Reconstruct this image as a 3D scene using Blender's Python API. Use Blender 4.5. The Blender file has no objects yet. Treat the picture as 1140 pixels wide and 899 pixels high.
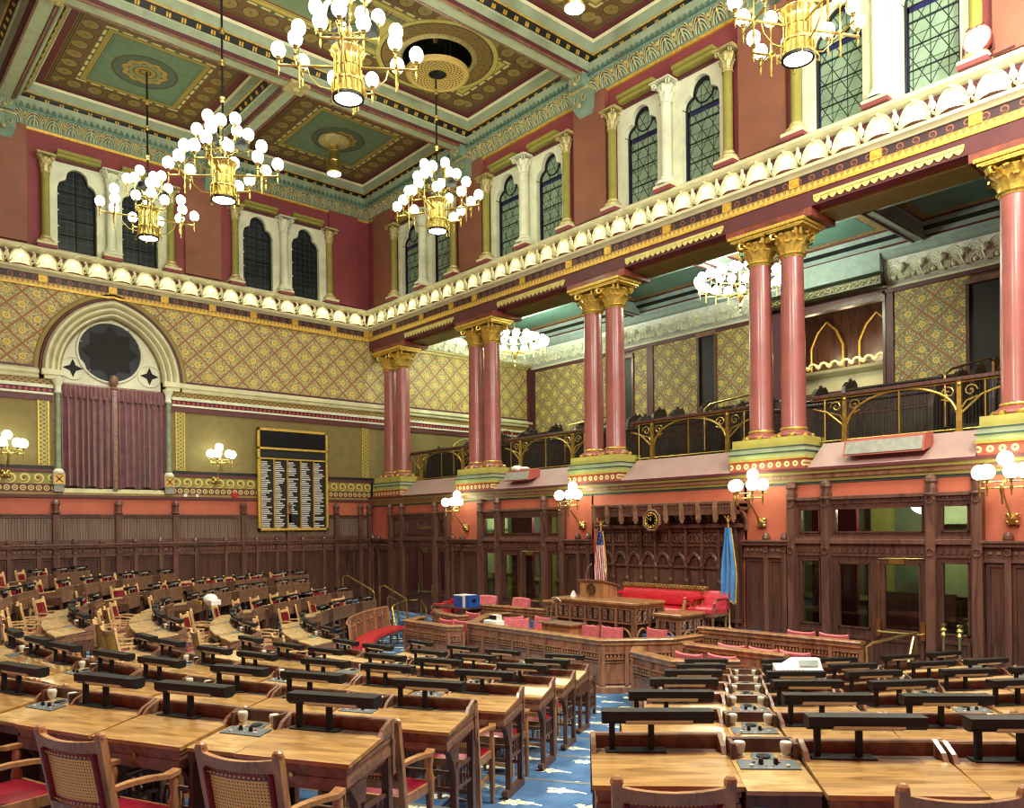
import bpy, math, random
from mathutils import Vector, Matrix
random.seed(7)
PI=math.pi
COL=bpy.context.scene.collection
sc=bpy.context.scene
R=math.radians
def sin(a): return math.sin(a)
def cos(a): return math.cos(a)
# ---------------- mesh builder ----------------
class MB:
    def __init__(s): s.v=[]; s.f=[]; s.M=None; s.sm=False
    def p(s,x,y,z):
        v=Vector((x,y,z))
        if s.M is not None: v=s.M@v
        s.v.append((v.x,v.y,v.z)); return len(s.v)-1
    def face(s,pts): s.f.append([s.p(*q) for q in pts])
    def grid(s,rows,cu=False,cv=False):
        n=len(rows); m=len(rows[0]); b=[[s.p(*q) for q in r] for r in rows]
        for i in range(n if cu else n-1):
            for j in range(m if cv else m-1):
                i2=(i+1)%n; j2=(j+1)%m
                s.f.append([b[i][j],b[i2][j],b[i2][j2],b[i][j2]])
        return b
    def box(s,x0,x1,y0,y1,z0,z1,tp=0.0,bv=0.0):
        # tp: top taper on both plan axes, bv: chamfer of the top edge
        if bv>0 and x1-x0>2*bv and y1-y0>2*bv:
            s.prism([(x0,y0),(x1,y0),(x1,y1),(x0,y1)],z0,z1-bv,cap_top=False)
            a=[(x0,y0,z1-bv),(x1,y0,z1-bv),(x1,y1,z1-bv),(x0,y1,z1-bv)]
            b=[(x0+bv,y0+bv,z1),(x1-bv,y0+bv,z1),(x1-bv,y1-bv,z1),(x0+bv,y1-bv,z1)]
            s.grid([a,b],cv=True); s.face(b); return
        a=[(x0,y0,z0),(x1,y0,z0),(x1,y1,z0),(x0,y1,z0)]
        b=[(x0+tp,y0+tp,z1),(x1-tp,y0+tp,z1),(x1-tp,y1-tp,z1),(x0+tp,y1-tp,z1)]
        i=[s.p(*q) for q in a+b]
        for q in ((3,2,1,0),(4,5,6,7),(0,1,5,4),(1,2,6,5),(2,3,7,6),(3,0,4,7)): s.f.append([i[k] for k in q])
    def prism(s,poly,z0,z1,cap_top=True,cap_bot=True):
        n=len(poly); a=[s.p(x,y,z0) for x,y in poly]; b=[s.p(x,y,z1) for x,y in poly]
        for i in range(n): j=(i+1)%n; s.f.append([a[i],a[j],b[j],b[i]])
        if cap_bot: s.f.append(a[::-1])
        if cap_top: s.f.append(b)
    def hexa(s,a,b):
        # two quads
        i=[s.p(*q) for q in list(a)+list(b)]
        for q in ((3,2,1,0),(4,5,6,7),(0,1,5,4),(1,2,6,5),(2,3,7,6),(3,0,4,7)): s.f.append([i[k] for k in q])
    def lathe(s,prof,n=16,c=(0,0),ax='z',cap=True,sq=1.0,a0=0):
        rows=[]
        for k in range(n):
            a=2*PI*k/n+a0
            r=[]
            for (rad,h) in prof:
                x,y=c[0]+rad*cos(a)*sq,c[1]+rad*sin(a)
                r.append((x,y,h) if ax=='z' else ((h,x,y) if ax=='x' else (x,h,y)))
            rows.append(r)
        b=s.grid(rows,cu=True)
        if cap:
            if prof[0][0]>1e-5: s.f.append([b[k][0] for k in range(n)][::-1])
            if prof[-1][0]>1e-5: s.f.append([b[k][-1] for k in range(n)])
    def sphere(s,c,r,n=12,m=8,sz=1.0,sx=1.0,sy=1.0):
        rows=[]
        for k in range(n):
            a=2*PI*k/n
            rows.append([(c[0]+r*sx*sin(PI*j/m)*cos(a),c[1]+r*sy*sin(PI*j/m)*sin(a),c[2]-r*sz*cos(PI*j/m)) for j in range(m+1)])
        s.grid(rows,cu=True)
    def tube(s,pts,r,n=8,closed=False,taper=None):
        P=[Vector(q) for q in pts]; rows=[]
        up=Vector((0,0,1)); last=None
        for i,q in enumerate(P):
            if closed: d=P[(i+1)%len(P)]-P[i-1]
            else: d=(P[min(i+1,len(P)-1)]-P[max(i-1,0)])
            d=d.normalized() if d.length>1e-9 else Vector((0,0,1))
            if last is None:
                a=d.cross(up)
                if a.length<.05: a=d.cross(Vector((1,0,0)))
            else:
                a=last-d*last.dot(d)
                if a.length<1e-6: a=d.cross(up)
            a.normalize(); b=d.cross(a); last=a
            rr=r if taper is None else r*taper[i]
            rows.append([tuple(q+a*rr*cos(2*PI*k/n)+b*rr*sin(2*PI*k/n)) for k in range(n)])
        bb=s.grid(rows,cu=closed,cv=True)
        if not closed: s.f.append(bb[0][::-1]); s.f.append(bb[-1])
    def sweep(s,path,prof,closed=False,caps=True):
        # path: plan points (x,y) ; prof: list of (offset to the left of travel, z)
        n=len(path); rows=[]
        for i in range(n):
            p=Vector(path[i])
            if closed or 0<i<n-1:
                d1=(p-Vector(path[i-1])).normalized(); d2=(Vector(path[(i+1)%n])-p).normalized()
            elif i==0: d1=d2=(Vector(path[1])-p).normalized()
            else: d1=d2=(p-Vector(path[i-1])).normalized()
            n1=Vector((-d1.y,d1.x)); n2=Vector((-d2.y,d2.x)); m=(n1+n2)
            if m.length<1e-6: m=n1.copy()
            m.normalize(); k=1/max(.25,m.dot(n1))
            rows.append([(p.x+m.x*o*k,p.y+m.y*o*k,z) for o,z in prof])
        b=s.grid(rows,cu=closed)
        if not closed and caps and len(prof)>2: s.f.append(b[0][:]); s.f.append(b[-1][::-1])
    def build(s,name,mat,parent=None,smooth=None,kind=None,loc=None,rz=None):
        me=bpy.data.meshes.new(name); me.from_pydata(s.v,[],s.f); me.validate(); me.update()
        o=bpy.data.objects.new(name,me); COL.objects.link(o)
        ms=mat if isinstance(mat,(list,tuple)) else [mat]
        for m in ms: me.materials.append(m)
        if smooth is None: smooth=s.sm
        if smooth:
            me.polygons.foreach_set('use_smooth',[True]*len(me.polygons))
            try: me.set_sharp_from_angle(angle=R(38))
            except Exception: pass
        if parent is not None: o.parent=parent
        if kind: o['kind']=kind
        if loc is not None: o.location=loc
        if rz is not None: o.rotation_euler=(0,0,rz)
        return o
cnt={}
def struct(name,mb,mat,smooth=None,parent=None):
    if name in('trim','window','door','baseboard'):
        cnt[name]=cnt.get(name,0)+1; name='%s_%d'%(name,cnt[name])
    return mb.build(name,mat,parent,smooth,kind='structure')
def empty(name,loc=(0,0,0),rz=0):
    o=bpy.data.objects.new(name,None); COL.objects.link(o); o.location=loc; o.rotation_euler=(0,0,rz); o.empty_display_size=.1; return o
def tag(o,label,cat,group=None):
    o['label']=label; o['category']=cat
    if group: o['group']=group
    return o
def copy_tree(o,parent=None,kids=None):
    c=o.copy(); COL.objects.link(c); c.parent=parent
    for ch in list(KIDS.get(o.name,())):
        copy_tree(ch,c)
    return c
KIDS={}
def note(root):
    for o in bpy.data.objects:
        if o.parent is not None: pass
    def rec(o):
        ks=[q for q in bpy.data.objects if q.parent==o]; KIDS[o.name]=ks
        for q in ks: rec(q)
    rec(root)
def dup(root,loc,rz,label=None,cat=None,group=None):
    c=copy_tree(root); c.location=loc; c.rotation_euler=(0,0,rz)
    if label: tag(c,label,cat or root.get('category'),group)
    return c
ORD=['first','second','third','fourth','fifth','sixth','seventh','eighth','ninth','tenth','eleventh','twelfth','thirteenth','fourteenth','fifteenth','sixteenth','seventeenth','eighteenth','nineteenth','twentieth']
def nth(i):
    if i<20: return ORD[i]
    t=['twenty','thirty','forty','fifty'][(i+1)//10-2]; k=(i+1)%10
    return (t+'-'+ORD[k-1]) if k else {20:'twentieth',30:'thirtieth',40:'fortieth'}[i+1]
# ---------------- materials ----------------
def lin(c):
    return tuple(((x/255)/12.92 if x/255<=.04045 else ((x/255+.055)/1.055)**2.4) for x in c)+(1,)
class X:
    def __init__(s,nt,k): s.nt=nt; s.k=k
    def m(s,op,o=None,c=None):
        n=s.nt.nodes.new('ShaderNodeMath'); n.operation=op
        for i,q in enumerate((s,o,c)):
            if q is None: continue
            if isinstance(q,X): s.nt.links.new(q.k,n.inputs[i])
            else: n.inputs[i].default_value=q
        return X(s.nt,n.outputs[0])
    def __add__(s,o): return s.m('ADD',o)
    __radd__=__add__
    def __sub__(s,o): return s.m('SUBTRACT',o)
    def __rsub__(s,o): return (s*-1)+o
    def __mul__(s,o): return s.m('MULTIPLY',o)
    __rmul__=__mul__
    def __truediv__(s,o): return s.m('DIVIDE',o)
    def lt(s,o): return s.m('LESS_THAN',o)
    def gt(s,o): return s.m('GREATER_THAN',o)
    def frac(s): return s.m('FRACT')
    def floor(s): return s.m('FLOOR')
    def abs(s): return s.m('ABSOLUTE')
    def mx(s,o): return s.m('MAXIMUM',o)
    def mn(s,o): return s.m('MINIMUM',o)
    def sin(s): return s.m('SINE')
    def cos(s): return s.m('COSINE')
    def sqrt(s): return s.m('SQRT')
    def at2(s,o): return s.m('ARCTAN2',o)
    def pp(s,o): return s.m('PINGPONG',o)
class Mat:
    def __init__(s,name,col=(128,128,128),rough=.5,metal=0,spec=.5,coat=0,emit=None,es=0,trans=0,alpha=1):
        m=bpy.data.materials.new(name); m.use_nodes=True; s.m=m; s.nt=m.node_tree; s.b=s.nt.nodes['Principled BSDF']
        i=s.b.inputs; i['Base Color'].default_value=lin(col) if len(col)==3 else col
        i['Roughness'].default_value=rough; i['Metallic'].default_value=metal; i['Specular IOR Level'].default_value=spec
        i['Coat Weight'].default_value=coat; i['Coat Roughness'].default_value=.15
        if emit: i['Emission Color'].default_value=lin(emit); i['Emission Strength'].default_value=es
        if trans: i['Transmission Weight'].default_value=trans; i['IOR'].default_value=1.45
        tc=s.nt.nodes.new('ShaderNodeTexCoord'); s.tc=tc
        sp=s.nt.nodes.new('ShaderNodeSeparateXYZ'); s.nt.links.new(tc.outputs['Object'],sp.inputs[0])
        s.x,s.y,s.z=[X(s.nt,sp.outputs[k]) for k in range(3)]
    def vec(s,a,b,c):
        n=s.nt.nodes.new('ShaderNodeCombineXYZ')
        for k,q in enumerate((a,b,c)):
            if isinstance(q,X): s.nt.links.new(q.k,n.inputs[k])
            else: n.inputs[k].default_value=q
        return n.outputs[0]
    def noise(s,scale,vec=None,detail=3,col=False,dist=0):
        n=s.nt.nodes.new('ShaderNodeTexNoise'); n.inputs['Scale'].default_value=scale; n.inputs['Detail'].default_value=detail; n.inputs['Distortion'].default_value=dist
        s.nt.links.new(vec if vec is not None else s.tc.outputs['Object'],n.inputs['Vector']); return X(s.nt,n.outputs['Fac'])
    def voro(s,scale,vec=None,feature='F1'):
        n=s.nt.nodes.new('ShaderNodeTexVoronoi'); n.inputs['Scale'].default_value=scale; n.feature=feature
        s.nt.links.new(vec if vec is not None else s.tc.outputs['Object'],n.inputs['Vector']); return X(s.nt,n.outputs['Distance'])
    def mix(s,f,a,b):
        n=s.nt.nodes.new('ShaderNodeMix'); n.data_type='RGBA'
        if isinstance(f,X): s.nt.links.new(f.k,n.inputs[0])
        else: n.inputs[0].default_value=f
        for q,k in ((a,6),(b,7)):
            if isinstance(q,tuple): n.inputs[k].default_value=lin(q) if len(q)==3 else q
            else: s.nt.links.new(q,n.inputs[k])
        return n.outputs[2]
    def ramp(s,f,stops,const=False):
        n=s.nt.nodes.new('ShaderNodeValToRGB'); s.nt.links.new(f.k,n.inputs[0]); r=n.color_ramp
        r.interpolation='CONSTANT' if const else 'LINEAR'
        while len(r.elements)<len(stops): r.elements.new(.5)
        for e,(p,c) in zip(r.elements,stops): e.position=p
        for e,(p,c) in zip(r.elements,stops): e.color=lin(c)
        return n.outputs[0]
    def color(s,k): s.nt.links.new(k,s.b.inputs['Base Color']); return s
    def rough(s,f): s.nt.links.new(f.k,s.b.inputs['Roughness'])
    def bump(s,f,st=.3,d=.01):
        n=s.nt.nodes.new('ShaderNodeBump'); n.inputs['Strength'].default_value=st; n.inputs['Distance'].default_value=d
        s.nt.links.new(f.k,n.inputs['Height']); s.nt.links.new(n.outputs[0],s.b.inputs['Normal'])
def plain(name,col,rough=.5,metal=0,spec=.5,var=.12,scale=6,coat=0,bump=0):
    t=Mat(name,col,rough,metal,spec,coat)
    if var>0:
        f=t.noise(scale,detail=4)
        d=tuple(max(0,int(c*(1-var))) for c in col); l=tuple(min(255,int(c*(1+var))) for c in col)
        t.color(t.ramp(f,[(.3,d),(.7,l)]))
        if bump: t.bump(f,bump,.01)
    return t.m
def wood(name,a,b,rough=.4,sc=(14,14,1.2),coat=0,bump=.1):
    t=Mat(name,a,rough,coat=coat)
    v=t.vec(t.x*sc[0],t.y*sc[1],t.z*sc[2]); n=t.noise(1.0,v,5,dist=1.2); n2=t.noise(.6)
    t.color(t.ramp(n*.75+n2*.25,[(.32,b),(.5,a),(.7,tuple(min(255,int(c*1.18)) for c in a))]))
    if bump: t.bump(n,bump,.004)
    return t.m
M={}
M['wood_dark']=wood('dark_mahogany',(88,58,48),(52,35,30),.34,coat=.15)
M['wood_wall']=wood('wall_mahogany',(104,72,60),(64,43,37),.36,(9,9,1),coat=.1)
M['wood_slat']=wood('slat_mahogany',(128,108,92),(84,70,60),.38,(30,30,.8))
M['wood_mid']=wood('walnut',(134,100,78),(90,66,52),.36,(10,10,10),coat=.1)
M['wood_rost']=wood('rostrum_oak',(144,102,76),(98,68,52),.36,(9,9,1.4),coat=.15)
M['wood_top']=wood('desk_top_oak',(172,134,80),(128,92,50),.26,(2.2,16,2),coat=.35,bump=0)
M['wood_top_far']=wood('far_desk_top_oak',(208,176,122),(176,142,92),.32,(2.2,16,2),coat=.2,bump=0)  # same oak as the near tops, brighter far light put into its colour
M['wood_top2']=wood('desk_top_oak_pale',(190,158,106),(150,116,72),.2,(3,12,2),coat=.3,bump=.02)
M['wood_chair']=wood('chair_oak',(160,116,74),(110,74,46),.33,(12,12,3),coat=.15)
M['wood_blond']=wood('blond_chair_oak',(214,176,120),(176,134,84),.35,(12,12,3),coat=.15)
M['brass']=plain('brass',(208,186,112),.3,1,var=.06,scale=10)
M['gold']=plain('gilded_plaster',(226,192,92),.34,.6,var=.15,scale=20,bump=.3)
M['gold_flat']=plain('gold_paint',(214,176,74),.4,.3,var=.12,scale=14)
M['cream']=plain('cream_paint',(222,220,178),.5,var=.05,scale=3)
M['white']=plain('white_plaster',(226,230,202),.5,var=.05,scale=3)
M['white_dim']=plain('pale_grey_plaster',(224,228,222),.5,var=.08,scale=8,bump=.2)
M['red_wall']=plain('crimson_wall_paint',(140,66,70),.6,var=.05,scale=2)
M['brown_wall']=plain('russet_wall_paint',(144,92,72),.6,var=.05,scale=2)
M['orange']=plain('terracotta_wall_paint',(192,104,78),.6,var=.05,scale=2)
M['maroon']=plain('maroon_paint',(92,44,48),.5,var=.08,scale=4)
M['purple']=plain('plum_paint',(88,46,52),.5,var=.08,scale=4)
M['grey_green']=plain('sage_paint',(148,164,134),.5,var=.06,scale=4)
M['pale_green']=plain('pale_sage_paint',(176,190,154),.5,var=.05,scale=4)
M['turq']=plain('turquoise_paint',(124,152,132),.5,var=.08,scale=4)
M['olive']=plain('olive_gold_paint',(146,130,66),.5,var=.05,scale=3)
M['olive_panel']=plain('olive_wall_cloth',(128,114,66),.7,var=.05,scale=5)
M['black']=plain('black_lacquer',(14,15,16),.5,var=.2,scale=9)
M['black_matte']=plain('black_paint',(12,12,12),.7,var=.2,scale=9)
M['pink_col']=plain('rose_marble_paint',(152,86,80),.38,var=.06,scale=3,coat=.2)
M['pink_panel']=plain('dusty_pink_paint',(172,142,134),.5,var=.04,scale=2)
M['yel_green']=plain('yellow_green_paint',(186,180,90),.5,var=.06,scale=4)
M['lt_green']=plain('light_green_paint',(168,182,120),.5,var=.06,scale=4)
M['teal_dk']=plain('deep_teal_paint',(54,84,80),.5,var=.06,scale=4)
M['red_leather']=plain('red_leather',(190,36,48),.3,var=.12,scale=12,coat=.2)
M['rose_cloth']=plain('rose_leather',(206,108,114),.42,var=.08,scale=10)
M['dark_red']=plain('wine_leather',(120,14,34),.35,var=.12,scale=12,coat=.2)
M['grey_plate']=plain('grey_control_plate',(104,112,114),.45,.2,var=.06,scale=10)
M['mic']=plain('ivory_plastic',(206,206,186),.4,var=.04,scale=10)
M['steel']=plain('steel',(190,192,190),.28,.9,var=.05,scale=10)
M['silver']=plain('silver_grey_paint',(150,152,140),.4,var=.08,scale=10)
M['concrete']=plain('pale_stone',(186,180,160),.6,var=.08,scale=5)
M['glass_green']=plain('green_corridor_paint',(112,126,92),.6,var=.2,scale=1.5)
M['paper']=plain('white_paper',(232,232,226),.6,var=.03,scale=8)
M['blue_box']=plain('blue_card',(38,84,170),.45,var=.08,scale=8)
M['tracery_glass']=plain('dark_tracery_glass',(30,38,46),.6,var=.3,scale=1.5)
M['ribbon']=plain('dark_navy_glass',(14,20,28),.2,var=.3,scale=1.5)
def emis(name,col,st,base=(240,236,220)):
    t=Mat(name,base,.4,emit=col,es=st); return t.m
M['globe']=emis('lit_opal_globe',(246,250,214),7.5)
M['globe_b']=emis('lit_balcony_globe',(246,250,222),34.0)
M['bulb_white']=emis('lit_downlight_lens',(255,250,236),16.0)
M['shell']=emis('lit_alabaster_shell',(255,236,166),.75,(232,222,170))
M['diff']=plain('lamp_diffuser',(196,190,186),.4,var=.04,scale=6)  # also colours the white reflections on the inner lamp faces
g=Mat('window_glass',(220,232,224),.04,trans=1.0); g.b.inputs['Alpha'].default_value=1; M['glass']=g.m
# cane
t=Mat('woven_cane',(206,160,74),.5)
def cane(t,u,v,s=62):
    a=((u*s).frac()-.5).abs(); b=((v*s).frac()-.5).abs()
    hole=((a*a+b*b).sqrt()).lt(.23)
    t.color(t.mix(hole,(238,196,104),(60,30,16)))
cane(t,t.x,t.z); M['cane']=t.m
# beadboard uses geometry. carpet
t=Mat('blue_carpet_with_cream_sprays',(70,104,146),.95,spec=.1)
ca,sa=cos(R(35)),sin(R(35))
u=t.x*ca+t.y*sa; v=t.y*ca-t.x*sa
cu,cv=.62,.36
row=(v/cv).floor(); uu=(u/cu)+row.m('MODULO',2.0)*.5
a=(uu.frac()-.5)*cu; b=((v/cv).frac()-.5)*cv
n1=t.noise(22,detail=2)
r=(a*a*.55+b*b*2.4).sqrt(); th=b.at2(a)
leaf=r.lt(.098+(th*5).cos()*.022+(n1-.5)*.10)
stem=((b-.05+a*.35).abs().lt(.014))*(a.gt(.05))*(a.lt(.24))
hole=t.noise(34,detail=2).gt(.60)
msk=(leaf*(1-hole)).mx(stem)
base=t.ramp(t.noise(4,detail=5),[(.3,(62,94,136)),(.7,(92,124,164))])
t.color(t.mix(msk,base,(226,226,196))); t.bump(t.noise(160),.3,.004); M['carpet']=t.m
# wallpaper
def wallpaper(name,ax,h=.325,v=.315,gr=(176,160,100),dim=1.0):
    t=Mat(name,gr,.6); p=(t.x if ax=='x' else t.y)/h; q=t.z/v
    a=(p+q)*.5; b=(p-q)*.5
    fa=a.frac()-.5; fb=b.frac()-.5
    ln=(fa.abs().mx(fb.abs())).gt(.462); ln2=(fa.abs().mx(fb.abs())).gt(.44)
    r=(fa*fa+fb*fb).sqrt(); th=fa.at2(fb)
    pet=r.lt(.175+(th*10).cos()*.022); ring=r.lt(.085)*(r.gt(.04)); core=r.lt(.03)
    vv_=t.vec(a*6.5,b*6.5,0.0); v1=t.voro(1.0,vv_); v2=t.voro(1.35,t.vec(a*6.5+3.3,b*6.5,1.0))
    leaves=v1.lt(.30); leaves2=v2.lt(.36)
    d=lambda c:tuple(int(k*dim) for k in c)
    c=t.mix(leaves,d(gr),d((84,104,104))); c=t.mix(leaves2,c,d((212,204,150)))
    c=t.mix(ln2,c,d((178,150,84))); c=t.mix(ln,c,d((156,92,62))); c=t.mix((fa.abs()+fb.abs()).gt(.93),c,d((110,118,96)))
    c=t.mix(pet,c,d((230,206,96))); c=t.mix(ring,c,d((150,128,60))); c=t.mix(core,c,d((250,240,170)))
    t.color(c); return t.m
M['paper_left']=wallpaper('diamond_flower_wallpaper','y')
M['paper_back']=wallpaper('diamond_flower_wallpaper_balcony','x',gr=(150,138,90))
# frieze bands (pattern along y or x; z centre)
def band(name,ax,bg,c1,c2,per,z0,z1,kind):
    t=Mat(name,bg,.5); u=(t.x if ax=='x' else t.y); w=(t.z-z0)/(z1-z0)
    f=(u/per).frac()-.5; g2=w-.5; asp=per/(z1-z0)
    r=(f*f*asp*asp+g2*g2).sqrt()
    if kind=='circ':
        k=r.lt(.34); k2=r.lt(.2)*(r.gt(.1)); c=t.mix(k,bg,c1); c=t.mix(k2,c,c2)
    elif kind=='scroll':
        th=g2.at2(f*asp); s=(r*20+th).sin().gt(.15)*(r.lt(.46)); c=t.mix(s,bg,c1); c=t.mix(r.lt(.14),c,c2)
    elif kind=='tooth':
        s=(f.abs()*2).lt(w); c=t.mix(s,bg,c1)
    elif kind=='dash':
        s=f.abs().lt(.3)*(g2.abs().lt(.25)); c=t.mix(s,bg,c1)
    else:
        s=((u*40).sin()*(t.z*60).sin()).gt(.2); c=t.mix(s,bg,c1)
    t.color(c); return t.m
M['bronze']=plain('bronze_seal',(112,100,66),.35,.8,var=.2,scale=20)
M['gilt_wood']=wood('carved_gilt_oak',(150,120,70),(98,72,40),.35,(12,12,4))
M['screen']=plain('grey_green_screen',(150,170,160),.15,var=.1)
M['flag_state']=plain('azure_flag_cloth',(74,136,196),.65,var=.1,scale=5)
M['nosing']=plain('pale_step_nosing',(190,200,210),.6)
M['mauve']=plain('mauve_velvet_base',(150,92,90),.75)
M['wood_rost2']=wood('rostrum_oak_light',(168,124,82),(116,78,50),.3,(9,9,1.4),coat=.3)
M['rose_red']=plain('faded_red_leather',(196,60,74),.35,var=.1,coat=.2)
M['sage']=plain('sage_colonette',(124,140,112),.5)
# ================= ROOM SHELL =================
XR=23.8; YN=-15.6; YB=7.1
def run(axis,prof,mat,a,b,name='trim',smooth=None):
    # moulding along the left wall (axis 'y', x=0 face, out=+x) or the right wall (axis 'x', y=0 face, out=-y)
    m=MB()
    if axis=='y': m.sweep([(0,b),(0,a)],[(o,z) for o,z in prof])
    else: m.sweep([(b,0),(a,0)],[(o,z) for o,z in prof])
    return struct(name,m,mat,smooth)
def slab(axis,z0,z1,mat,a,b,out=.0,th=.12,name='trim'):
    m=MB()
    if axis=='y': m.box(-th,out,a,b,z0,z1)
    else: m.box(a,b,-out,th,z0,z1)
    return struct(name,m,mat)
# base walls
m=MB(); m.box(-.8,-.5,YN,YB+.3,-.2,14.2); struct('wall_left',m,M['red_wall'])
m=MB(); m.box(-.4,XR+.3,YN-.3,YN,-.2,14.2); struct('wall_rear',m,M['red_wall'])
m=MB(); m.box(XR,XR+.3,YN,YB,-.2,14.2); struct('wall_far_right',m,M['red_wall'])
bands=[(3.38,3.8,'orange',.0),(3.8,3.88,'maroon',.05),(3.88,3.94,'olive',.02),(3.94,4.14,'B1',.0),(4.14,4.43,'B2',.0),(4.43,4.5,'maroon',.03),(4.5,4.59,'black',.0),(4.59,6.2,'olive_panel',-.02),(6.2,6.35,'maroon',.02),(6.35,6.40,'white',.04),(6.40,6.52,'B3',.0),(6.52,6.6,'white',.03),(6.6,6.74,'B4',.0)]
M['B1']=band('rosette_band','y',(96,44,44),(206,190,120),(96,44,44),.17,3.94,4.14,'circ')
M['B2']=band('scroll_band','y',(136,132,62),(222,200,110),(120,60,50),.30,4.14,4.43,'scroll')
M['B3']=band('red_dot_band','y',(34,26,34),(190,50,60),(190,50,60),.13,6.40,6.52,'circ')
M['B4']=band('gold_diaper_band','y',(170,140,70),(96,82,44),(90,40,30),.1,6.6,6.74,'x')
M['B5']=band('scroll_frieze','y',(60,40,46),(150,90,60),(60,40,46),.26,9.13,9.29,'scroll')
M['B5x']=band('scroll_frieze_x','x',(60,40,46),(150,90,60),(60,40,46),.26,9.13,9.29,'scroll')
M['B6']=band('gold_tooth_band','y',(222,190,90),(170,130,60),(0,0,0),.11,9.03,9.13,'tooth')
M['B6x']=band('gold_tooth_band_x','x',(222,190,90),(170,130,60),(0,0,0),.11,9.03,9.13,'tooth')
M['Bv']=band('vertical_ornament_strip','y',(176,160,84),(96,110,60),(200,60,50),.16,4.6,4.9,'x')
WY0,WY1=-8.98,-6.36   # window opening on the left wall
def yspans(z0,z1):
    return [(YN,-9.1),(-6.24,0.0)]
for z0,z1,mt,out in bands:
    segs=[(YN,0)] if z1<=3.95 else yspans(z0,z1)
    if z0>=4.4: segs=segs+[(0,YB)]
    for a,b in segs: slab('y',z0,z1,M[mt],a,b,out)
def dadoprof(): return [(0,6.74),(.05,6.74),(.08,6.78),(.05,6.82),(.12,6.86),(.12,6.93),(.03,6.97),(0,7.0)]
for a,b in ((YN,-9.42),(-5.98,YB)): run('y',dadoprof(),M['cream'],a,b)
for a,b in ((YN,-9.1),(-6.24,YB)): slab('y',6.97,7.05,M['purple'],a,b,.01)
# vertical ornament strips beside the olive fields
for y in (-9.32,-6.02,-.2):
    m=MB(); m.box(-.02,.005,y-.09,y+.09,4.6,6.2); struct('trim',m,M['Bv'])
    for s in (-.11,.11):
        m=MB(); m.box(-.02,.012,y+s-.015,y+s+.015,4.6,6.2); struct('trim',m,M['gold_flat'])
# wallpaper field with arch cut (structure; pattern in material)
AC=-7.68; 
def arch(r,n=28,cx=.35,base=6.97):
    # pointed arch outline: two arcs, half-span r, centres shifted by cx past the axis
    pts=[]; rad=r+cx
    top=math.acos(cx/rad)
    for i in range(n+1):
        a=top*i/n; pts.append((AC-(-cx)-rad*cos(a) if False else AC+cx-rad*cos(a), base+rad*sin(a)))
    right=[(2*AC-y,z) for y,z in pts[::-1]][1:]
    return pts+right
ao=arch(1.86)
def ztop(y,pts):
    for (y0,z0),(y1,z1) in zip(pts,pts[1:]):
        if y0<=y<=y1 and y1>y0: return z0+(z1-z0)*(y-y0)/(y1-y0)
    return 6.97
m=MB()
m.face([(-.02,YN,7.0),(-.02,AC-1.86,7.0),(-.02,AC-1.86,9.03),(-.02,YN,9.03)][::-1])
m.face([(-.02,AC+1.86,7.0),(-.02,0,7.0),(-.02,0,9.03),(-.02,AC+1.86,9.03)][::-1])
for (y0,z0),(y1,z1) in zip(ao,ao[1:]): m.face([(-.02,y0,min(9.03,z0)),(-.02,y0,9.03),(-.02,y1,9.03),(-.02,y1,min(9.03,z1))])
m.face([(-.02,0,7.0),(-.02,0,9.03),(-.02,YB,9.03),(-.02,YB,7.0)])
struct('wall_left_wallpaper',m,M['paper_left'])
def archband(r0,r1,x0,x1,mat,name='trim'):
    a=arch(r0); b=arch(r1); n=len(a); m=MB()
    rows=[]
    for i in range(n):
        (ya,za),(yb,zb)=a[i],b[i]
        rows.append([(x0-.1,ya,za),(x0,ya,za),(x1,(ya*2+yb)/3,(za*2+zb)/3),(x1,(ya+yb*2)/3,(za+zb*2)/3),(x0+.01,yb,zb),(x0-.1,yb,zb)])
    m.grid(rows); return struct(name,m,mat,True)
archband(1.86,1.74,-.01,.02,M['olive']); archband(1.74,1.66,.0,.03,M['purple'])
archband(1.66,1.50,.03,.12,M['cream']); archband(1.50,1.36,.0,.08,M['cream']); archband(1.36,1.24,-.06,.02,M['cream']); archband(1.24,1.2,-.3,-.1,M['olive'])
for s in (-1,1):
    m=MB(); y=AC+s*1.45; m.box(.0,.16,y-.24,y+.24,6.84,6.97); m.box(.0,.12,y-.18,y+.18,6.74,6.84); struct('trim',m,M['cream'])
    y=AC+s*1.33
    m=MB(); m.lathe([(.07,4.5),(.075,4.6),(.062,4.66),(.062,6.42)],12,(.06,y)); struct('trim',m,M['sage'],True)
    m=MB(); m.lathe([(.07,6.4),(.09,6.44),(.07,6.48),(.08,6.6),(.13,6.7),(.14,6.76)],12,(.06,y)); m.lathe([(.12,4.40),(.13,4.45),(.08,4.52)],12,(.06,y)); struct('trim',m,M['white'],True)
    m=MB(); m.box(-.05,.12,y-.14,y+.14,4.12,4.42); m.box(-.05,.10,y-.11,y+.11,3.95,4.12); struct('trim',m,M['silver'])
    m=MB(); m.box(.1,.125,y-.11,y+.11,4.15,4.39); struct('trim',m,M['gold_flat'])
    m=MB(); m.tube([(.13,y-.08,4.19),(.13,y+.08,4.35)],.012,5); m.tube([(.13,y+.08,4.19),(.13,y-.08,4.35)],.012,5); m.box(.12,.13,y-.03,y+.03,4.24,4.30); struct('trim',m,M['maroon'])
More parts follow.
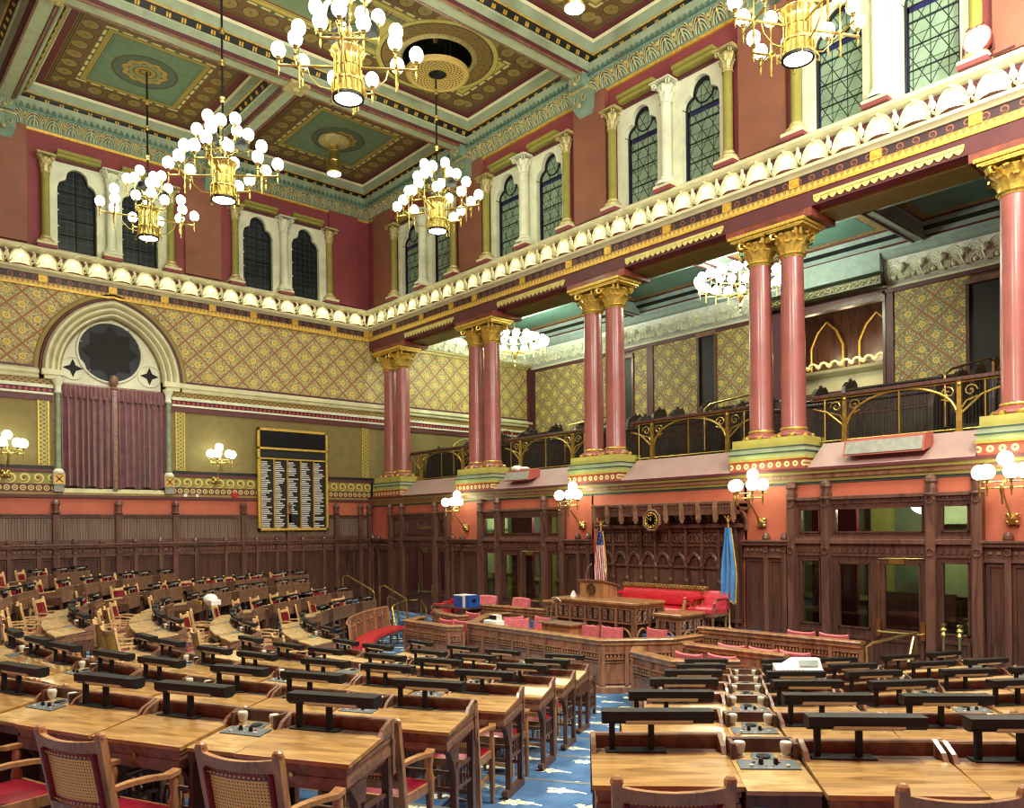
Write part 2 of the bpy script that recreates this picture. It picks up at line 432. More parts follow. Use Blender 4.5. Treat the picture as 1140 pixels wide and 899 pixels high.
# tympanum, real window behind
ai=arch(1.22); m=MB()
for (y0,z0),(y1,z1) in zip(ai,ai[1:]):
    m.face([(-.2,y0,6.55),(-.2,y0,z0),(-.2,y1,z1),(-.2,y1,6.55)])
def disc(m,x,y,z,r,n=40):
    m.face([(x,y+r*cos(2*PI*k/n),z+r*sin(2*PI*k/n)) for k in range(n)])
struct('wall_left_tympanum',m,M['white'])
w=empty('window_1'); w['kind']='structure'
m=MB(); disc(m,-.19,AC-.05,7.62,.75); o=m.build('pane',M['tracery_glass'],w)
m=MB(); rows=[]
for k in range(48):
    a=2*PI*k/48; rows.append([(-.2,AC-.05+q*cos(a),7.62+q*sin(a)) if False else (x_,AC-.05+q*cos(a),7.62+q*sin(a)) for q,x_ in ((.75,-.2),(.76,-.15),(.80,-.15),(.83,-.2))])
m.grid(rows,cu=True); m.build('window_frame',M['white'],w,True)
m=MB(); pts=[]
for k in range(16):
    a=2*PI*k/16+PI/2; q=.70 if k%2==0 else .50
    pts.append((-.175,AC-.05+q*cos(a),7.62+q*sin(a)))
m.face(pts); m.face([(x-.01,y,z) for x,y,z in pts][::-1]); m.build('star_tracery',M['black_matte'],w)
for dy in (-.93,.93):
    m=MB(); pts=[]
    for k in range(8):
        a=2*PI*k/8; q=.24 if k%2==0 else .1
        pts.append((-.19,AC+dy+q*cos(a),7.12+q*sin(a)))
    m.face(pts); m.build('quatrefoil_pane',M['black_matte'],w)
    m=MB(); rows=[]
    for k in range(24):
        a=2*PI*k/24; rows.append([(x_,AC+dy+q*cos(a),7.12+q*sin(a)) for q,x_ in ((.26,-.2),(.27,-.17),(.3,-.17),(.31,-.2))])
    m.grid(rows,cu=True); m.build('window_frame',M['white'],w,True)
m=MB()
for dy,dz in ((-.7,.2),(.7,.2),(-.45,.6),(.45,.62),(-.5,-.52)): m.sphere((-.14,AC-.05+dy,7.62+dz),.028,8,6)
m.build('mounting_knob',M['steel'],w,True)
m=MB(); m.box(-.35,-.05,WY0,WY1,3.95,4.05); m.box(-.25,0,WY0-.05,WY1+.05,3.94,3.99); struct('trim',m,M['cream'])
m=MB(); m.box(-.45,-.35,WY0-.2,WY1+.2,4.0,6.7); struct('wall_left_recess',m,M['concrete'])
for y0,y1 in ((WY0-.12,WY0),(WY1,WY1+.12)):
    m=MB(); m.box(-.35,0,y0,y1,4.0,6.85); struct('trim',m,M['wood_mid'])
m=MB(); m.box(-.2,-.1,WY0,WY1,6.5,6.72); struct('trim',m,M['wood_mid'])
# central mullion with carved finial
m=MB(); m.box(-.16,.0,AC-.06,AC+.06,4.0,6.62); m.box(-.02,.03,AC-.035,AC+.035,4.0,6.6); m.lathe([(.05,6.6),(.1,6.66),(.06,6.72),(.11,6.82),(.12,6.9),(.08,7.0),(.02,7.02)],12,(-.07,AC)); struct('trim',m,M['wood_mid'],True)
# curtains
t=Mat('mauve_velvet',(150,92,90),.75); f=t.noise(5); t.color(t.ramp(f,[(.3,(116,72,76)),(.7,(142,94,94))])); t.b.inputs['Sheen Weight'].default_value=.3; M['mauve']=t.m
def curtain(y0,y1,lab):
    t=empty('curtain',(-.04,(y0+y1)/2,4.07)); tag(t,lab,'curtain','mauve velvet curtains in the arched window')
    c=(y0+y1)/2
    def sheet(z0,z1,amp,per,off,hem=False):
        m=MB(); n=int((y1-y0)/.016); rows=[]
        for i in range(n+1):
            y=y0+(y1-y0)*i/n-c; ph=y/per*2*PI+.7*sin(y*9)
            col=[]
            for j in range(9):
                w_=j/8; z=z0+(z1-z0)*w_-4.07
                A=amp*(1.15-.5*w_)
                if hem and j==0: z+=.03*sin(ph*.33)
                col.append((off+A*sin(ph+.5*sin(3*w_))+A*.3*sin(ph*2.1),y*(1-.02*(1-w_)),z))
            rows.append(col)
        m.grid(rows); return m
    sheet(4.09,6.42,.07,.15,0,True).build('drape',M['mauve'],t,True)
    sheet(6.34,6.66,.03,.10,.03).build('pleated_heading',M['mauve'],t,True)
curtain(WY0+.02,AC-.06,'left mauve velvet curtain hanging in the pointed-arch window')
curtain(AC+.06,WY1-.02,'right mauve velvet curtain, beside the scoreboard side of the arched window')
# ---------- cornice with shells (both walls) ----------
def entab(axis,a,b,sfx):
    slab(axis,8.98,9.03,M['gold_flat'],a,b,.03); slab(axis,9.03,9.13,M['B6'+sfx],a,b,.02); slab(axis,9.13,9.29,M['B5'+sfx],a,b,.012)
    run(axis,[(0,9.29),(.05,9.29),(.08,9.32),(.16,9.35),(.18,9.40),(.10,9.43),(0,9.43)],M['cream'],a,b,smooth=True)
    run(axis,[(0,9.4),(.02,9.4),(.03,9.8),(0,9.8)],M['maroon'],a,b)
    run(axis,[(0,9.80),(.1,9.80),(.16,9.84),(.22,9.86),(.24,9.91),(.2,9.94),(0,9.95)],M['cream'],a,b,smooth=True)
entab('y',YN,0,''); entab('x',0,XR,'x')
def goldblock(x,y,rz):
    m=MB(); m.box(-.1,.1,-.035,.0,9.12,9.30); m.box(-.06,.06,-.045,-.03,9.16,9.26); m.lathe([(.03,-.06),(.02,-.04)],8,(0,9.21),ax='y'); m.M=None
    o=struct('trim',m,M['gold_flat']); o.location=(x,y,0); o.rotation_euler=(0,0,rz)
for x in (.12,1.5,2.95,4.41,5.46,7.4,9.06,10.3,11.96,13.44,14.88,16.39,17.94,19.4): goldblock(x,0,0)
for y in (-.12,-1.3,-2.6,-3.9,-5.1,-6.4,-7.7,-9.3,-10.8,-12.3): goldblock(0,y,PI/2)
# ---------- right wall, clerestory: panels with trefoil windows ----------
def trefoil(u,hw):
    # top outline (relative z) of a cusped opening of half width hw
    a=abs(u); z=0
    r1=hw*.56; c1=.30
    if a<r1: z=max(z,c1+math.sqrt(r1*r1-a*a)*1.05)
    r2=hw*.5; d=abs(a-hw*.5)
    if d<=r2: z=max(z,math.sqrt(max(0,r2*r2-d*d))*1.0+.02)
    return z
def bay(frame,c,wins,hw,glass,lead):
    # frame(u,o,z)->world ; u along wall, o out of the wall
    m=MB(); y0,y1=c-1.45,c+1.45; zb,zt,zs=9.95,12.28,11.55
    n=24
    cuts=[]
    def q(u0,u1,z0a,z0b,z1): m.face([frame(u0,.0,z0a),frame(u1,.0,z0b),frame(u1,.0,z1),frame(u0,.0,z1)])
    u=y0
    for w in wins:
        q(u,w-hw,zb,zb,zt)
        q(w-hw,w+hw,zb,zb,zb+.06)
        for i in range(n):
            a=-hw+2*hw*i/n; b=-hw+2*hw*(i+1)/n
            q(w+a,w+b,zs+trefoil(a,hw),zs+trefoil(b,hw),zt)
            m.face([frame(w+a,0,zs+trefoil(a,hw)),frame(w+a,-.18,zs+trefoil(a,hw)),frame(w+b,-.18,zs+trefoil(b,hw)),frame(w+b,0,zs+trefoil(b,hw))])
        for s in (-1,1): m.face([frame(w+s*hw,0,zb+.06),frame(w+s*hw,-.18,zb+.06),frame(w+s*hw,-.18,zs),frame(w+s*hw,0,zs)])
        m.face([frame(w-hw,0,zb+.06),frame(w-hw,-.18,zb+.06),frame(w+hw,-.18,zb+.06),frame(w+hw,0,zb+.06)])
        u=w+hw
    q(u,y1,zb,zb,zt)
    struct('wall_clerestory_panel',m,M['white'])
    for w in wins:
        wd=empty('window_%d'%(cnt.get('window',1)+1)); cnt['window']=cnt.get('window',1)+1; wd['kind']='structure'
        m=MB(); m.face([frame(w-hw,-.16,zb),frame(w+hw,-.16,zb),frame(w+hw,-.16,zs+.9*hw+.2),frame(w-hw,-.16,zs+.9*hw+.2)]); m.build('pane',glass,wd)
        m=MB()
        pts=[frame(w-hw+.02,-.13,zb+.08),frame(w-hw+.02,-.13,zs)]+[frame(w-hw+.02+(2*hw-.04)*i/n,-.13,zs+trefoil(-hw+.02+(2*hw-.04)*i/n,hw)-.02) for i in range(n+1)]+[frame(w+hw-.02,-.13,zb+.08)]
        m.tube(pts,.028,6,closed=True)
        for z in (zb+.5,zb+.9,zb+1.3,zs-.02): m.tube([frame(w-hw,-.14,z),frame(w+hw,-.14,z)],.011,5)
        if lead:
            m.tube([frame(w+.22*cos(2*PI*k/20),-.14,zs+.28+.22*sin(2*PI*k/20)) for k in range(20)],.016,5,closed=True)
        for s in (-1,0,1) if not lead else (): m.tube([frame(w+s*hw*.98,-.14,zb+.06),frame(w+s*hw*.98,-.14,zs+(.4 if s==0 else 0))],.012,5)
        m.build('leading',M['black_matte'],wd,True)
        if lead:
            m=MB(); 
            for a,b in ((zs-.12,zs-.02),): m.face([frame(w-hw,-.15,a),frame(w+hw,-.15,a),frame(w+hw,-.15,b),frame(w-hw,-.15,b)])
            for s in (-1,1): m.face([frame(w+s*(hw-.07),-.15,zb),frame(w+s*hw,-.15,zb),frame(w+s*hw,-.15,zs),frame(w+s*(hw-.07),-.15,zs)])
            m.build('blue_border',M['ink'],wd)
        else:
            m=MB()
            for s in (-1,1):
                for z in (10.2,10.6,11.0,11.4): p_=frame(w+s*(hw-.01),.01,z); m.sphere(p_,.022,6,5)
            m.build('mounting_knob',M['white'],wd,True)
    # colonettes
    for k,u in enumerate((c-1.5,c,c+1.5)):
        mt=M['olive_col'] if k!=1 else M['white']; ct=M['gold_soft'] if k!=1 else M['white']; rr=.095 if k!=1 else .115
        px,py,_=frame(u,.12,0)
        m=MB(); m.lathe([(rr*1.08,10.22),(rr,10.3),(rr,11.8)],14,(px,py)); struct('trim',m,mt,True)
        m=MB(); m.lathe([(rr*2.0,10.06),(rr*2.1,10.12),(rr*1.3,10.18),(rr*1.35,10.22),(rr*1.05,10.25)],14,(px,py),cap=False)
        capital(m,px,py,11.78,12.22,rr,rr*2.2); struct('trim',m,ct,True)
        m=MB(); a_=frame(u-.22,-.02,0); b_=frame(u+.22,.3,0)
        m.box(min(a_[0],b_[0]),max(a_[0],b_[0]),min(a_[1],b_[1]),max(a_[1],b_[1]),10.0,10.06); struct('trim',m,M['cream'])
        m=MB(); m.box(min(a_[0],b_[0]),max(a_[0],b_[0]),min(a_[1],b_[1]),max(a_[1],b_[1]),9.93,10.0); struct('trim',m,M['red_wall'])
        m=MB(); a_=frame(u-.2,-.02,0); b_=frame(u+.2,.26,0)
        m.box(min(a_[0],b_[0]),max(a_[0],b_[0]),min(a_[1],b_[1]),max(a_[1],b_[1]),12.2,12.27); struct('trim',m,ct)
    for u0,u1 in ((c-1.25,c-.25),(c+.25,c+1.25)):
        for zz0,zz1,o_,mt in ((12.27,12.34,.2,'olive_col'),(12.34,12.42,.26,'olive_col'),(12.2,12.27,.05,'maroon')):
            m=MB(); a_=frame(u0,-.02,0); b_=frame(u1,o_,0); m.box(min(a_[0],b_[0]),max(a_[0],b_[0]),min(a_[1],b_[1]),max(a_[1],b_[1]),zz0,zz1); struct('trim',m,M[mt])
def capital(m,x,y,z0,z1,r0,r1,n=8,leaf=True):
    h=z1-z0
    m.lathe([(r0*1.15,z0),(r0*1.25,z0+.04*h),(r0*1.0,z0+.1*h),(r0*1.02,z0+.5*h),(r0*1.4,z0+.85*h)],16,(x,y),cap=False)
    for tier,(zz,rr,k,hh) in enumerate(((.08,1.0,n,.42),(.38,1.08,n,.42))):
        for i in range(k):
            a=2*PI*(i+.5*tier)/k; ca_,sa_=cos(a),sin(a); w=r0*.36
            rows=[]
            for (o,zq,ww) in ((rr*r0,zz,1),(rr*r0*1.15,zz+hh*.5,1.15),(rr*r0*1.5,zz+hh*.9,1.0),(rr*r0*1.75,zz+hh*.92,.7),(rr*r0*1.7,zz+hh*.78,.35)):
                rows.append([(x+ca_*o-sa_*w*ww*s,y+sa_*o+ca_*w*ww*s,z0+zq*h+(0 if s else .03*h)) for s in (-1,0,1)])
            m.grid(rows)
    for i in range(4):
        a=PI/4+i*PI/2; ca_,sa_=cos(a),sin(a)
        for s in (-1,1):
            m.tube([(x+ca_*(r0*1.1)+0,y+sa_*r0*1.1,z0+.6*h)]+[(x+ca_*(r1*1.0+.16*r1*cos(q))-sa_*s*.12*r1,y+sa_*(r1*1.0+.16*r1*cos(q))+ca_*s*.12*r1,z0+.82*h+.16*r1*sin(q)) for q in (2.2,1.2,.2,-1,-2.2,-3.4)],r0*.13,5)
    m.box(x-r1,x+r1,y-r1,y+r1,z0+.94*h,z1)
M['olive_col']=plain('olive_green_shaft',(150,146,70),.4,var=.05)
M['gold_soft']=plain('soft_gold_plaster',(190,178,118),.4,.15,var=.15,scale=20,bump=.3)
M['ink']=plain('deep_blue_glass',(34,36,78),.2,var=.2)
# leaded glass pattern
t=Mat('leaded_green_glass',(150,178,150),.25); s_=.14
uu=t.x/s_; vv=t.z/s_
k1=((uu*.5+vv*.29).frac()-.5).abs(); k2=((uu*.5-vv*.29).frac()-.5).abs(); k3=((vv*.577).frac()-.5).abs(); k4=((uu*.5).frac()-.5).abs()
ln=(k1.lt(.035)).mx(k2.lt(.035)).mx(k4.lt(.03)).mx(k3.lt(.03))
t.color(t.mix(ln,t.ramp(t.noise(3),[(.3,(118,142,120)),(.7,(142,164,142))]),(40,58,48))); M['leadglass']=t.m
t=Mat('dark_night_glass',(26,34,40),.45,spec=.3); uu=t.y/.16; vv=t.z/.16
ln=((uu.frac()-.5).abs().lt(.04)).mx((vv.frac()-.5).abs().lt(.04)); t.color(t.mix(ln,t.ramp(t.noise(1.2),[(.35,(16,22,30)),(.7,(40,50,58))]),(64,72,72))); M['nightglass']=t.m
fx=lambda u,o,z:(u,-o,z)
fy=lambda u,o,z:(o,u,z)
BX=[3.17,7.61,12.05,16.49,20.93]; BY=[-2.97,-7.75,-12.53]
for c in BX: bay(fx,c,(c-.78,c+.78),.45,M['leadglass'],True)
for c in BY: bay(fy,c,(c-.76,c+.75),.45,M['nightglass'],False)
# red wall around the bays, and russet pilasters
def redwall(axis,cs,a,b):
    ed=[a]+[v for c in cs for v in (c-1.45,c+1.45)]+[b]
    for i in range(0,len(ed)-1,2):
        if ed[i+1]-ed[i]>.02: slab(axis,9.93,12.28,M['red_wall'],ed[i],ed[i+1],.0,.3,'wall_'+('left' if axis=='y' else 'right')+'_upper')
    slab(axis,12.28,12.9,M['red_wall'],a,b,.0,.3,'wall_'+('left' if axis=='y' else 'right')+'_upper')
redwall('x',BX,0,XR); redwall('y',sorted(BY),YN,0)
m=MB(); m.box(0,XR,.2,.3,9.9,12.4); struct('wall_right_backing',m,M['red_wall'])
m=MB(); m.box(-.4,-.3,YN,0,9.9,12.4); struct('wall_left_backing',m,M['red_wall'])
for x in (.95,5.39,9.83,14.27,18.71): slab('x',10.02,12.86,M['brown_wall'],x-.5,x+.5,.1)
for y in (-.95,-5.36,-10.14,-14.9): slab('y',10.02,12.86,M['brown_wall'] if y<-1 else M['red_wall'],y-.5,y+.5,.1)
# ---------- turquoise leaf frieze under the ceiling ----------
def frieze(axis,a,b):
    run(axis,[(0,12.80),(.05,12.80),(.06,12.86),(0,12.87)],M['gold_flat'],a,b)
    run(axis,[(0,12.86),(.03,12.87),(.1,13.02),(.22,13.16),(.26,13.18),(.26,13.22),(0,13.22)],M['turq'],a,b,smooth=True)
    run(axis,[(0,13.2),(.22,13.22),(.26,13.3),(.34,13.36),(.36,13.42),(0,13.42)],M['grey_green'],a,b,smooth=True)
    L=b-a; n=int(L/.42); m=MB(); mg=MB(); mk=MB()
    for i in range(n):
        c=a+(i+.5)*L/n; 
        def P(u,z,o_=0):
            # sloped face
            o=.03+(z-12.87)/.31*.20+o_; return (c+u,-o,z) if axis=='x' else (o,c+u,z)
        mg.tube([P(.185*cos(q),12.89+.25*sin(q),.035) for q in [j*PI/10 for j in range(11)]],.013,5)
        m.tube([P(.15*cos(q),12.89+.20*sin(q),.03) for q in [j*PI/8 for j in range(9)]],.018,5)
        m.tube([P(.09*cos(q),12.89+.14*sin(q),.03) for q in [j*PI/8 for j in range(9)]],.016,5)
        mg.tube([P(0,12.9,.04),P(0,13.0,.06),P(0,13.1,.05)],.022,5)
        for s in (-1,1): mg.sphere(P(s*.21,13.08,.05),.034,7,5,sz=1.5); mg.tube([P(s*.21,12.98,.04),P(s*.15,13.1,.05),P(s*.11,13.15,.04)],.015,5)
        mk.face([P(-.12,13.14,.01),P(-.02,13.14,.01),P(-.07,13.05,.012)]); mk.face([P(.02,13.14,.01),P(.12,13.14,.01),P(.07,13.05,.012)])
    n=int(L/.14); mt=MB()
    for i in range(n):
        c=a+(i+.5)*L/n
        if axis=='x': mt.hexa([(c-.05,-.26,13.2),(c+.05,-.26,13.2),(c+.05,-.3,13.2),(c-.05,-.3,13.2)],[(c-.005,-.27,13.32),(c+.005,-.27,13.32),(c+.005,-.29,13.32),(c-.005,-.29,13.32)])
        else: mt.hexa([(.26,c-.05,13.2),(.26,c+.05,13.2),(.3,c+.05,13.2),(.3,c-.05,13.2)],[(.27,c-.005,13.32),(.27,c+.005,13.32),(.29,c+.005,13.32),(.29,c-.005,13.32)])
    struct('trim',m,M['pale_green'],True); struct('trim',mg,M['gold_soft'],True); struct('trim',mk,M['maroon']); struct('trim',mt,M['teal_mid'])
M['teal_mid']=plain('mid_teal_paint',(84,124,108),.5,var=.06)
frieze('x',0,XR); frieze('y',YN,0)
def corbel(x,y,rz):
    m=MB(); m.prism([(-.34,0),(.34,0),(.34,-.3),(-.34,-.3)],12.55,12.62) if False else None
    m.box(-.26,.26,-.3,0,12.62,12.98,tp=0); m.hexa([(-.2,-.08,12.42),(.2,-.08,12.42),(.2,0,12.42),(-.2,0,12.42)],[(-.26,-.3,12.62),(.26,-.3,12.62),(.26,0,12.62),(-.26,0,12.62)])
    m.box(-.22,.22,-.46,0,12.98,13.34); m.box(-.27,.27,-.55,0,13.34,13.44)
    o=struct('trim',m,M['turq']); o.location=(x,y,0); o.rotation_euler=(0,0,rz)
    m=MB(); m.box(-.28,.28,-.33,0,12.93,12.98)
    for s in (-1,1):
        m.tube([(s*.12+.06*cos(a),-.32,12.76+.08*sin(a)) for a in [k*PI/4 for k in range(8)]],.014,5,closed=True)
        m.tube([(s*.1+.05*cos(a),-.475,13.16+.09*sin(a)) for a in [k*PI/4 for k in range(8)]],.014,5,closed=True)
    m.sphere((0,-.33,12.6),.06,8,5); m.sphere((0,-.47,13.05),.05,8,5)
    o=struct('trim',m,M['gold_soft'],True); o.location=(x,y,0); o.rotation_euler=(0,0,rz)
for x in (5.24,9.75,14.2,18.7): corbel(x,0,0)
for y in (-5.1,-10.15): corbel(0,y,PI/2)
# ================= CEILING =================
ZS=13.25; ZP=13.8
def panelmat(name,hx,hy,kind):
    t=Mat(name,(120,150,120),.55); x,y=t.x,t.y
    d=(x.abs()*-1+hx).mn(y.abs()*-1+hy)
    n=t.voro(7); n2=t.noise(5,detail=4)
    per=.46
    uu=((x.abs()*-1+hx).lt(y.abs()*-1+hy))
    s=y*uu+x*(1-uu)
    f=(s/per).frac()-.5; g2=(d-.52)/.44
    lob=((f*f*5.6+(g2+.12)*(g2+.12)*4.6).sqrt())
    bgr=t.mix(t.voro(10).lt(.3),t.mix(t.voro(7.3).lt(.3),(118,88,52),(100,112,84)),(128,74,50)); scr=t.ramp(lob,[(0,(132,112,62)),(.2,(158,138,78)),(.8,(74,50,32)),(.9,(120,92,52)),(.98,(80,56,36))],True); scr=t.mix(lob.gt(.99),scr,bgr); scr=t.mix((lob.lt(.75))*(t.voro(24).lt(.25)),scr,(112,88,50))
    cream=(((s/.3).frac()-.5).abs().lt(.34))
    c=t.ramp(d/2.0,[(0,(112,50,54)),(.09,(140,122,70)),(.10,(74,58,38)),(.115,(140,120,66)),(.125,(70,54,36)),(.14,(140,120,66)),(.15,(104,76,44))],True)
    c=t.mix(d.gt(.30),c,scr)
    c=t.mix(d.gt(.74)*cream*(d.lt(.80)),c,(222,214,150)); c=t.mix(d.gt(.74)*(1-cream)*(d.lt(.80)),c,(96,112,84))
    c=t.mix(d.gt(.80),c,(70,50,30)); c=t.mix(d.gt(.815),c,(172,152,74))
    r=(x*x+y*y).sqrt(); th=y.at2(x)
    if kind=='teal':
        c=t.mix(d.gt(.93),c,(50,70,54)); tealc=t.ramp(n2,[(.3,(104,134,106)),(.7,(120,146,118))]); c=t.mix(d.gt(.945),c,tealc)
        c=t.mix(d.gt(.985)*(d.lt(.995)),c,(60,84,66))
        rr=r+((th*10).cos()*.03)*(r.gt(.34))*(r.lt(.6))
        med=t.ramp(rr/.74,[(0,(150,128,66)),(.14,(70,50,32)),(.18,(168,144,74)),(.32,(90,56,36)),(.35,(138,150,112)),(.46,(80,56,38)),(.49,(176,152,82)),(.66,(100,66,48)),(.69,(84,110,98)),(.92,(90,60,46)),(.96,(84,104,88))],True)
        spk=t.voro(26).lt(.25)
        med=t.mix(spk*(r.gt(.4)),med,(130,110,60)); c=t.mix(r.lt(.73),c,med)
    else:
        yel=t.ramp(n2,[(.3,(196,186,98)),(.7,(212,202,114))]); c=t.mix(d.gt(.86),c,yel)
        for q in (.95,1.24): c=t.mix(d.gt(q)*(d.lt(q+.014)),c,(84,62,30))
        fl=t.voro(9).lt(.28)
        c=t.mix(d.gt(1.0)*(d.lt(1.2)),c,t.mix(fl,(124,134,96),(150,84,50)))
        # wells: rosette ring about the two well centres
        for wy in (5.1,-5.1):
            rx=(x*x+(y-wy)*(y-wy)).sqrt()
            c=t.mix(rx.lt(1.42),c,(150,132,66)); c=t.mix(rx.lt(1.40),c,yel); c=t.mix(rx.lt(1.3),c,(70,50,30)); c=t.mix(rx.lt(1.27),c,t.mix(t.voro(11).lt(.3),(140,112,58),(84,92,70)))
            c=t.mix(rx.lt(.9),c,(90,70,40))
        ay=y.abs()
        c=t.mix(ay.lt(3.3)*(ay.gt(2.95))*(d.gt(1.24)),c,t.mix(t.voro(5).lt(.24),(124,150,110),(178,96,52)))
        for q in (3.42,3.30,2.93,2.62): c=t.mix(((ay-q).abs().lt(.012))*(d.gt(.95)),c,(84,62,30))
        c=t.mix(ay.lt(2.45)*(x.abs().lt(hx-1.0)),c,(150,66,44)); c=t.mix(ay.lt(2.4)*(x.abs().lt(hx-1.05)),c,(126,150,112))
    t.color(c); return t.m
def ringsweep(m,x0,x1,y0,y1,prof):
    # rectangle swept, offsets inward
    m.sweep([(x0,y0),(x1,y0),(x1,y1),(x0,y1)],prof,closed=True)
M['ceil_black']=plain('black_ceiling_band',(22,24,26),.45,var=.1)
def coffer(x0,x1,y0,y1,kind,nm):
    seg=[((0,ZS),(.05,ZS+.05),'maroon'),((.05,ZS+.05),(.12,ZS+.16),'grey_green'),((.12,ZS+.16),(.16,ZS+.18),'pale_green'),((.16,ZS+.18),(.25,ZS+.30),'ceil_black'),((.25,ZS+.30),(.28,ZS+.32),'gold_flat'),((.28,ZS+.32),(.38,ZS+.48),'grey_green'),((.38,ZS+.48),(.42,ZP-.02),'cream')]
    for a,b,mt in seg:
        m=MB(); ringsweep(m,x0,x1,y0,y1,[a,b]); struct('trim',m,M[mt])
    m=MB()
    for (ax,lo,hi) in (('x',x0,x1),('y',y0,y1)):
        n=int((hi-lo-.5)/.30)
        for i in range(n):
            c=lo+.25+(i+.5)*(hi-lo-.5)/n
            for e,sg in (((y0,1),(y1,-1)) if ax=='x' else ((x0,1),(x1,-1))):
                o1,o2=e+sg*.185,e+sg*.225
                for dd in (-.028,.028):
                    A=[(c+dd-.018,o1),(c+dd+.018,o1),(c+dd+.018,o2),(c+dd-.018,o2)]
                    z=[ZS+.213,ZS+.213,ZS+.267,ZS+.267]
                    if ax=='x': a=[(p[0],p[1],zz) for p,zz in zip(A,z)]
                    else: a=[(p[1],p[0],zz) for p,zz in zip(A,z)]
                    b=[(p[0],p[1],p[2]-.03) for p in a]
                    m.hexa(a,b)
    struct('trim',m,M['gold_flat'])
    cx,cy=(x0+x1)/2,(y0+y1)/2; hx,hy=(x1-x0)/2-.4,(y1-y0)/2-.4
    m=MB()
    if kind=='teal': m.box(-hx,hx,-hy,hy,0,.1); o=struct('ceiling_panel',m,panelmat('painted_ceiling_'+nm,hx,hy,kind))
    else:
        # panel with two round wells
        n=48; ws=[-5.1,5.1]; rw=.80
        ed=[-hy,ws[0]-1.0,ws[0]+1.0,ws[1]-1.0,ws[1]+1.0,hy]
        for i in range(0,5,2): m.face([(-hx,ed[i],0),(hx,ed[i],0),(hx,ed[i+1],0),(-hx,ed[i+1],0)])
        for w in ws:
            m.face([(-hx,w-1,0),(-1,w-1,0),(-1,w+1,0),(-hx,w+1,0)]); m.face([(1,w-1,0),(hx,w-1,0),(hx,w+1,0),(1,w+1,0)])
            rows=[]
            for k in range(n):
                a=2*PI*k/n; s=1/max(abs(cos(a)),abs(sin(a))); rows.append([(s*cos(a),w+s*sin(a),0),(rw*cos(a),w+rw*sin(a),0)])
            m.grid(rows,cu=True)
        o=struct('ceiling_panel',m,panelmat('painted_ceiling_'+nm,hx,hy,kind))
    o.location=(cx,cy,ZP)
    return cx,cy
bxs=[.1,5.04,5.44,9.55,9.95,14.0,14.4,18.5,18.9,XR-.1]
bys=[-.1,-4.9,-5.3,-9.95,-10.35,YN+.1]
for i,(x0,x1) in enumerate(((.08,5.04),(5.44,9.58),(9.95,14.0),(14.4,18.5),(18.9,XR-.08))):
    if i in (0,4):
        for (y1,y0) in ((-.08,-4.92),(-5.3,-9.95),(-10.35,YN+.08)): coffer(x0,x1,y0,y1,'teal','corner')
    else: coffer(x0,x1,YN+.08,-.08,'gold','central')
for xa,xb in ((5.04,5.44),(9.58,9.95),(14.0,14.4),(18.5,18.9)):
    m=MB(); m.box(xa,xb,YN,-.02,ZS,ZP+.2); struct('ceiling_beam',m,M['maroon'])
    m=MB(); c=(xa+xb)/2; m.box(c-.13,c+.13,YN,-.35,ZS-.03,ZS+.01,tp=0); struct('ceiling_beam_strip',m,M['pale_green'])
    m=MB()
    for s in (-.16,.16): m.box(c+s-.02,c+s+.02,YN,-.3,ZS-.05,ZS+.01)
    struct('ceiling_beam_rib',m,M['wood_mid'])
for ya,yb in ((-5.3,-4.92),(-10.35,-9.95)):
    for xa,xb in ((.02,5.04),(18.9,XR)):
        m=MB(); m.box(xa,xb,ya,yb,ZS,ZP+.2); struct('ceiling_beam',m,M['maroon'])
        m=MB(); c=(ya+yb)/2; m.box(xa+.33,xb-.02,c-.13,c+.13,ZS-.03,ZS+.01); struct('ceiling_beam_strip',m,M['pale_green'])
        m=MB()
        for s in (-.16,.16): m.box(xa+.3,xb-.02,c+s-.02,c+s+.02,ZS-.05,ZS+.01)
        struct('ceiling_beam_rib',m,M['wood_mid'])
for x,y in ((5.24,-5.1),(5.24,-10.15)):
    m=MB(); m.box(x-.24,x+.24,y-.24,y+.24,ZS-.07,ZS); m.lathe([(.0,ZS-.16),(.06,ZS-.14),(.1,ZS-.09),(.17,ZS-.07)],16,(x,y)); struct('ceiling_boss',m,M['gold_soft'])
m=MB(); m.box(0,XR,-.12,.0,ZS-.03,ZP+.2); m.box(0,.12,YN,0,ZS-.03,ZP+.2); struct('ceiling_edge',m,M['grey_green'])
m=MB(); m.box(-.4,XR+.3,YN-.3,.3,ZP+.75,ZP+.9); struct('ceiling',m,M['black_matte'])
for cx in (7.51,11.975,16.45):
    for cy in (-2.7,-12.9):
        m=MB(); m.lathe([(.80,ZP),(.82,ZP+.1),(.80,ZP+.25),(.82,ZP+.55),(.0,ZP+.6)],48,(cx,cy),cap=False); struct('ceiling_well',m,M['ceil_black'],True)
        m=MB(); m.lathe([(.80,ZP-.03),(.84,ZP-.05),(.9,ZP-.03),(.92,ZP)],48,(cx,cy),cap=False); struct('ceiling_well_rim',m,M['gold_soft'],True)
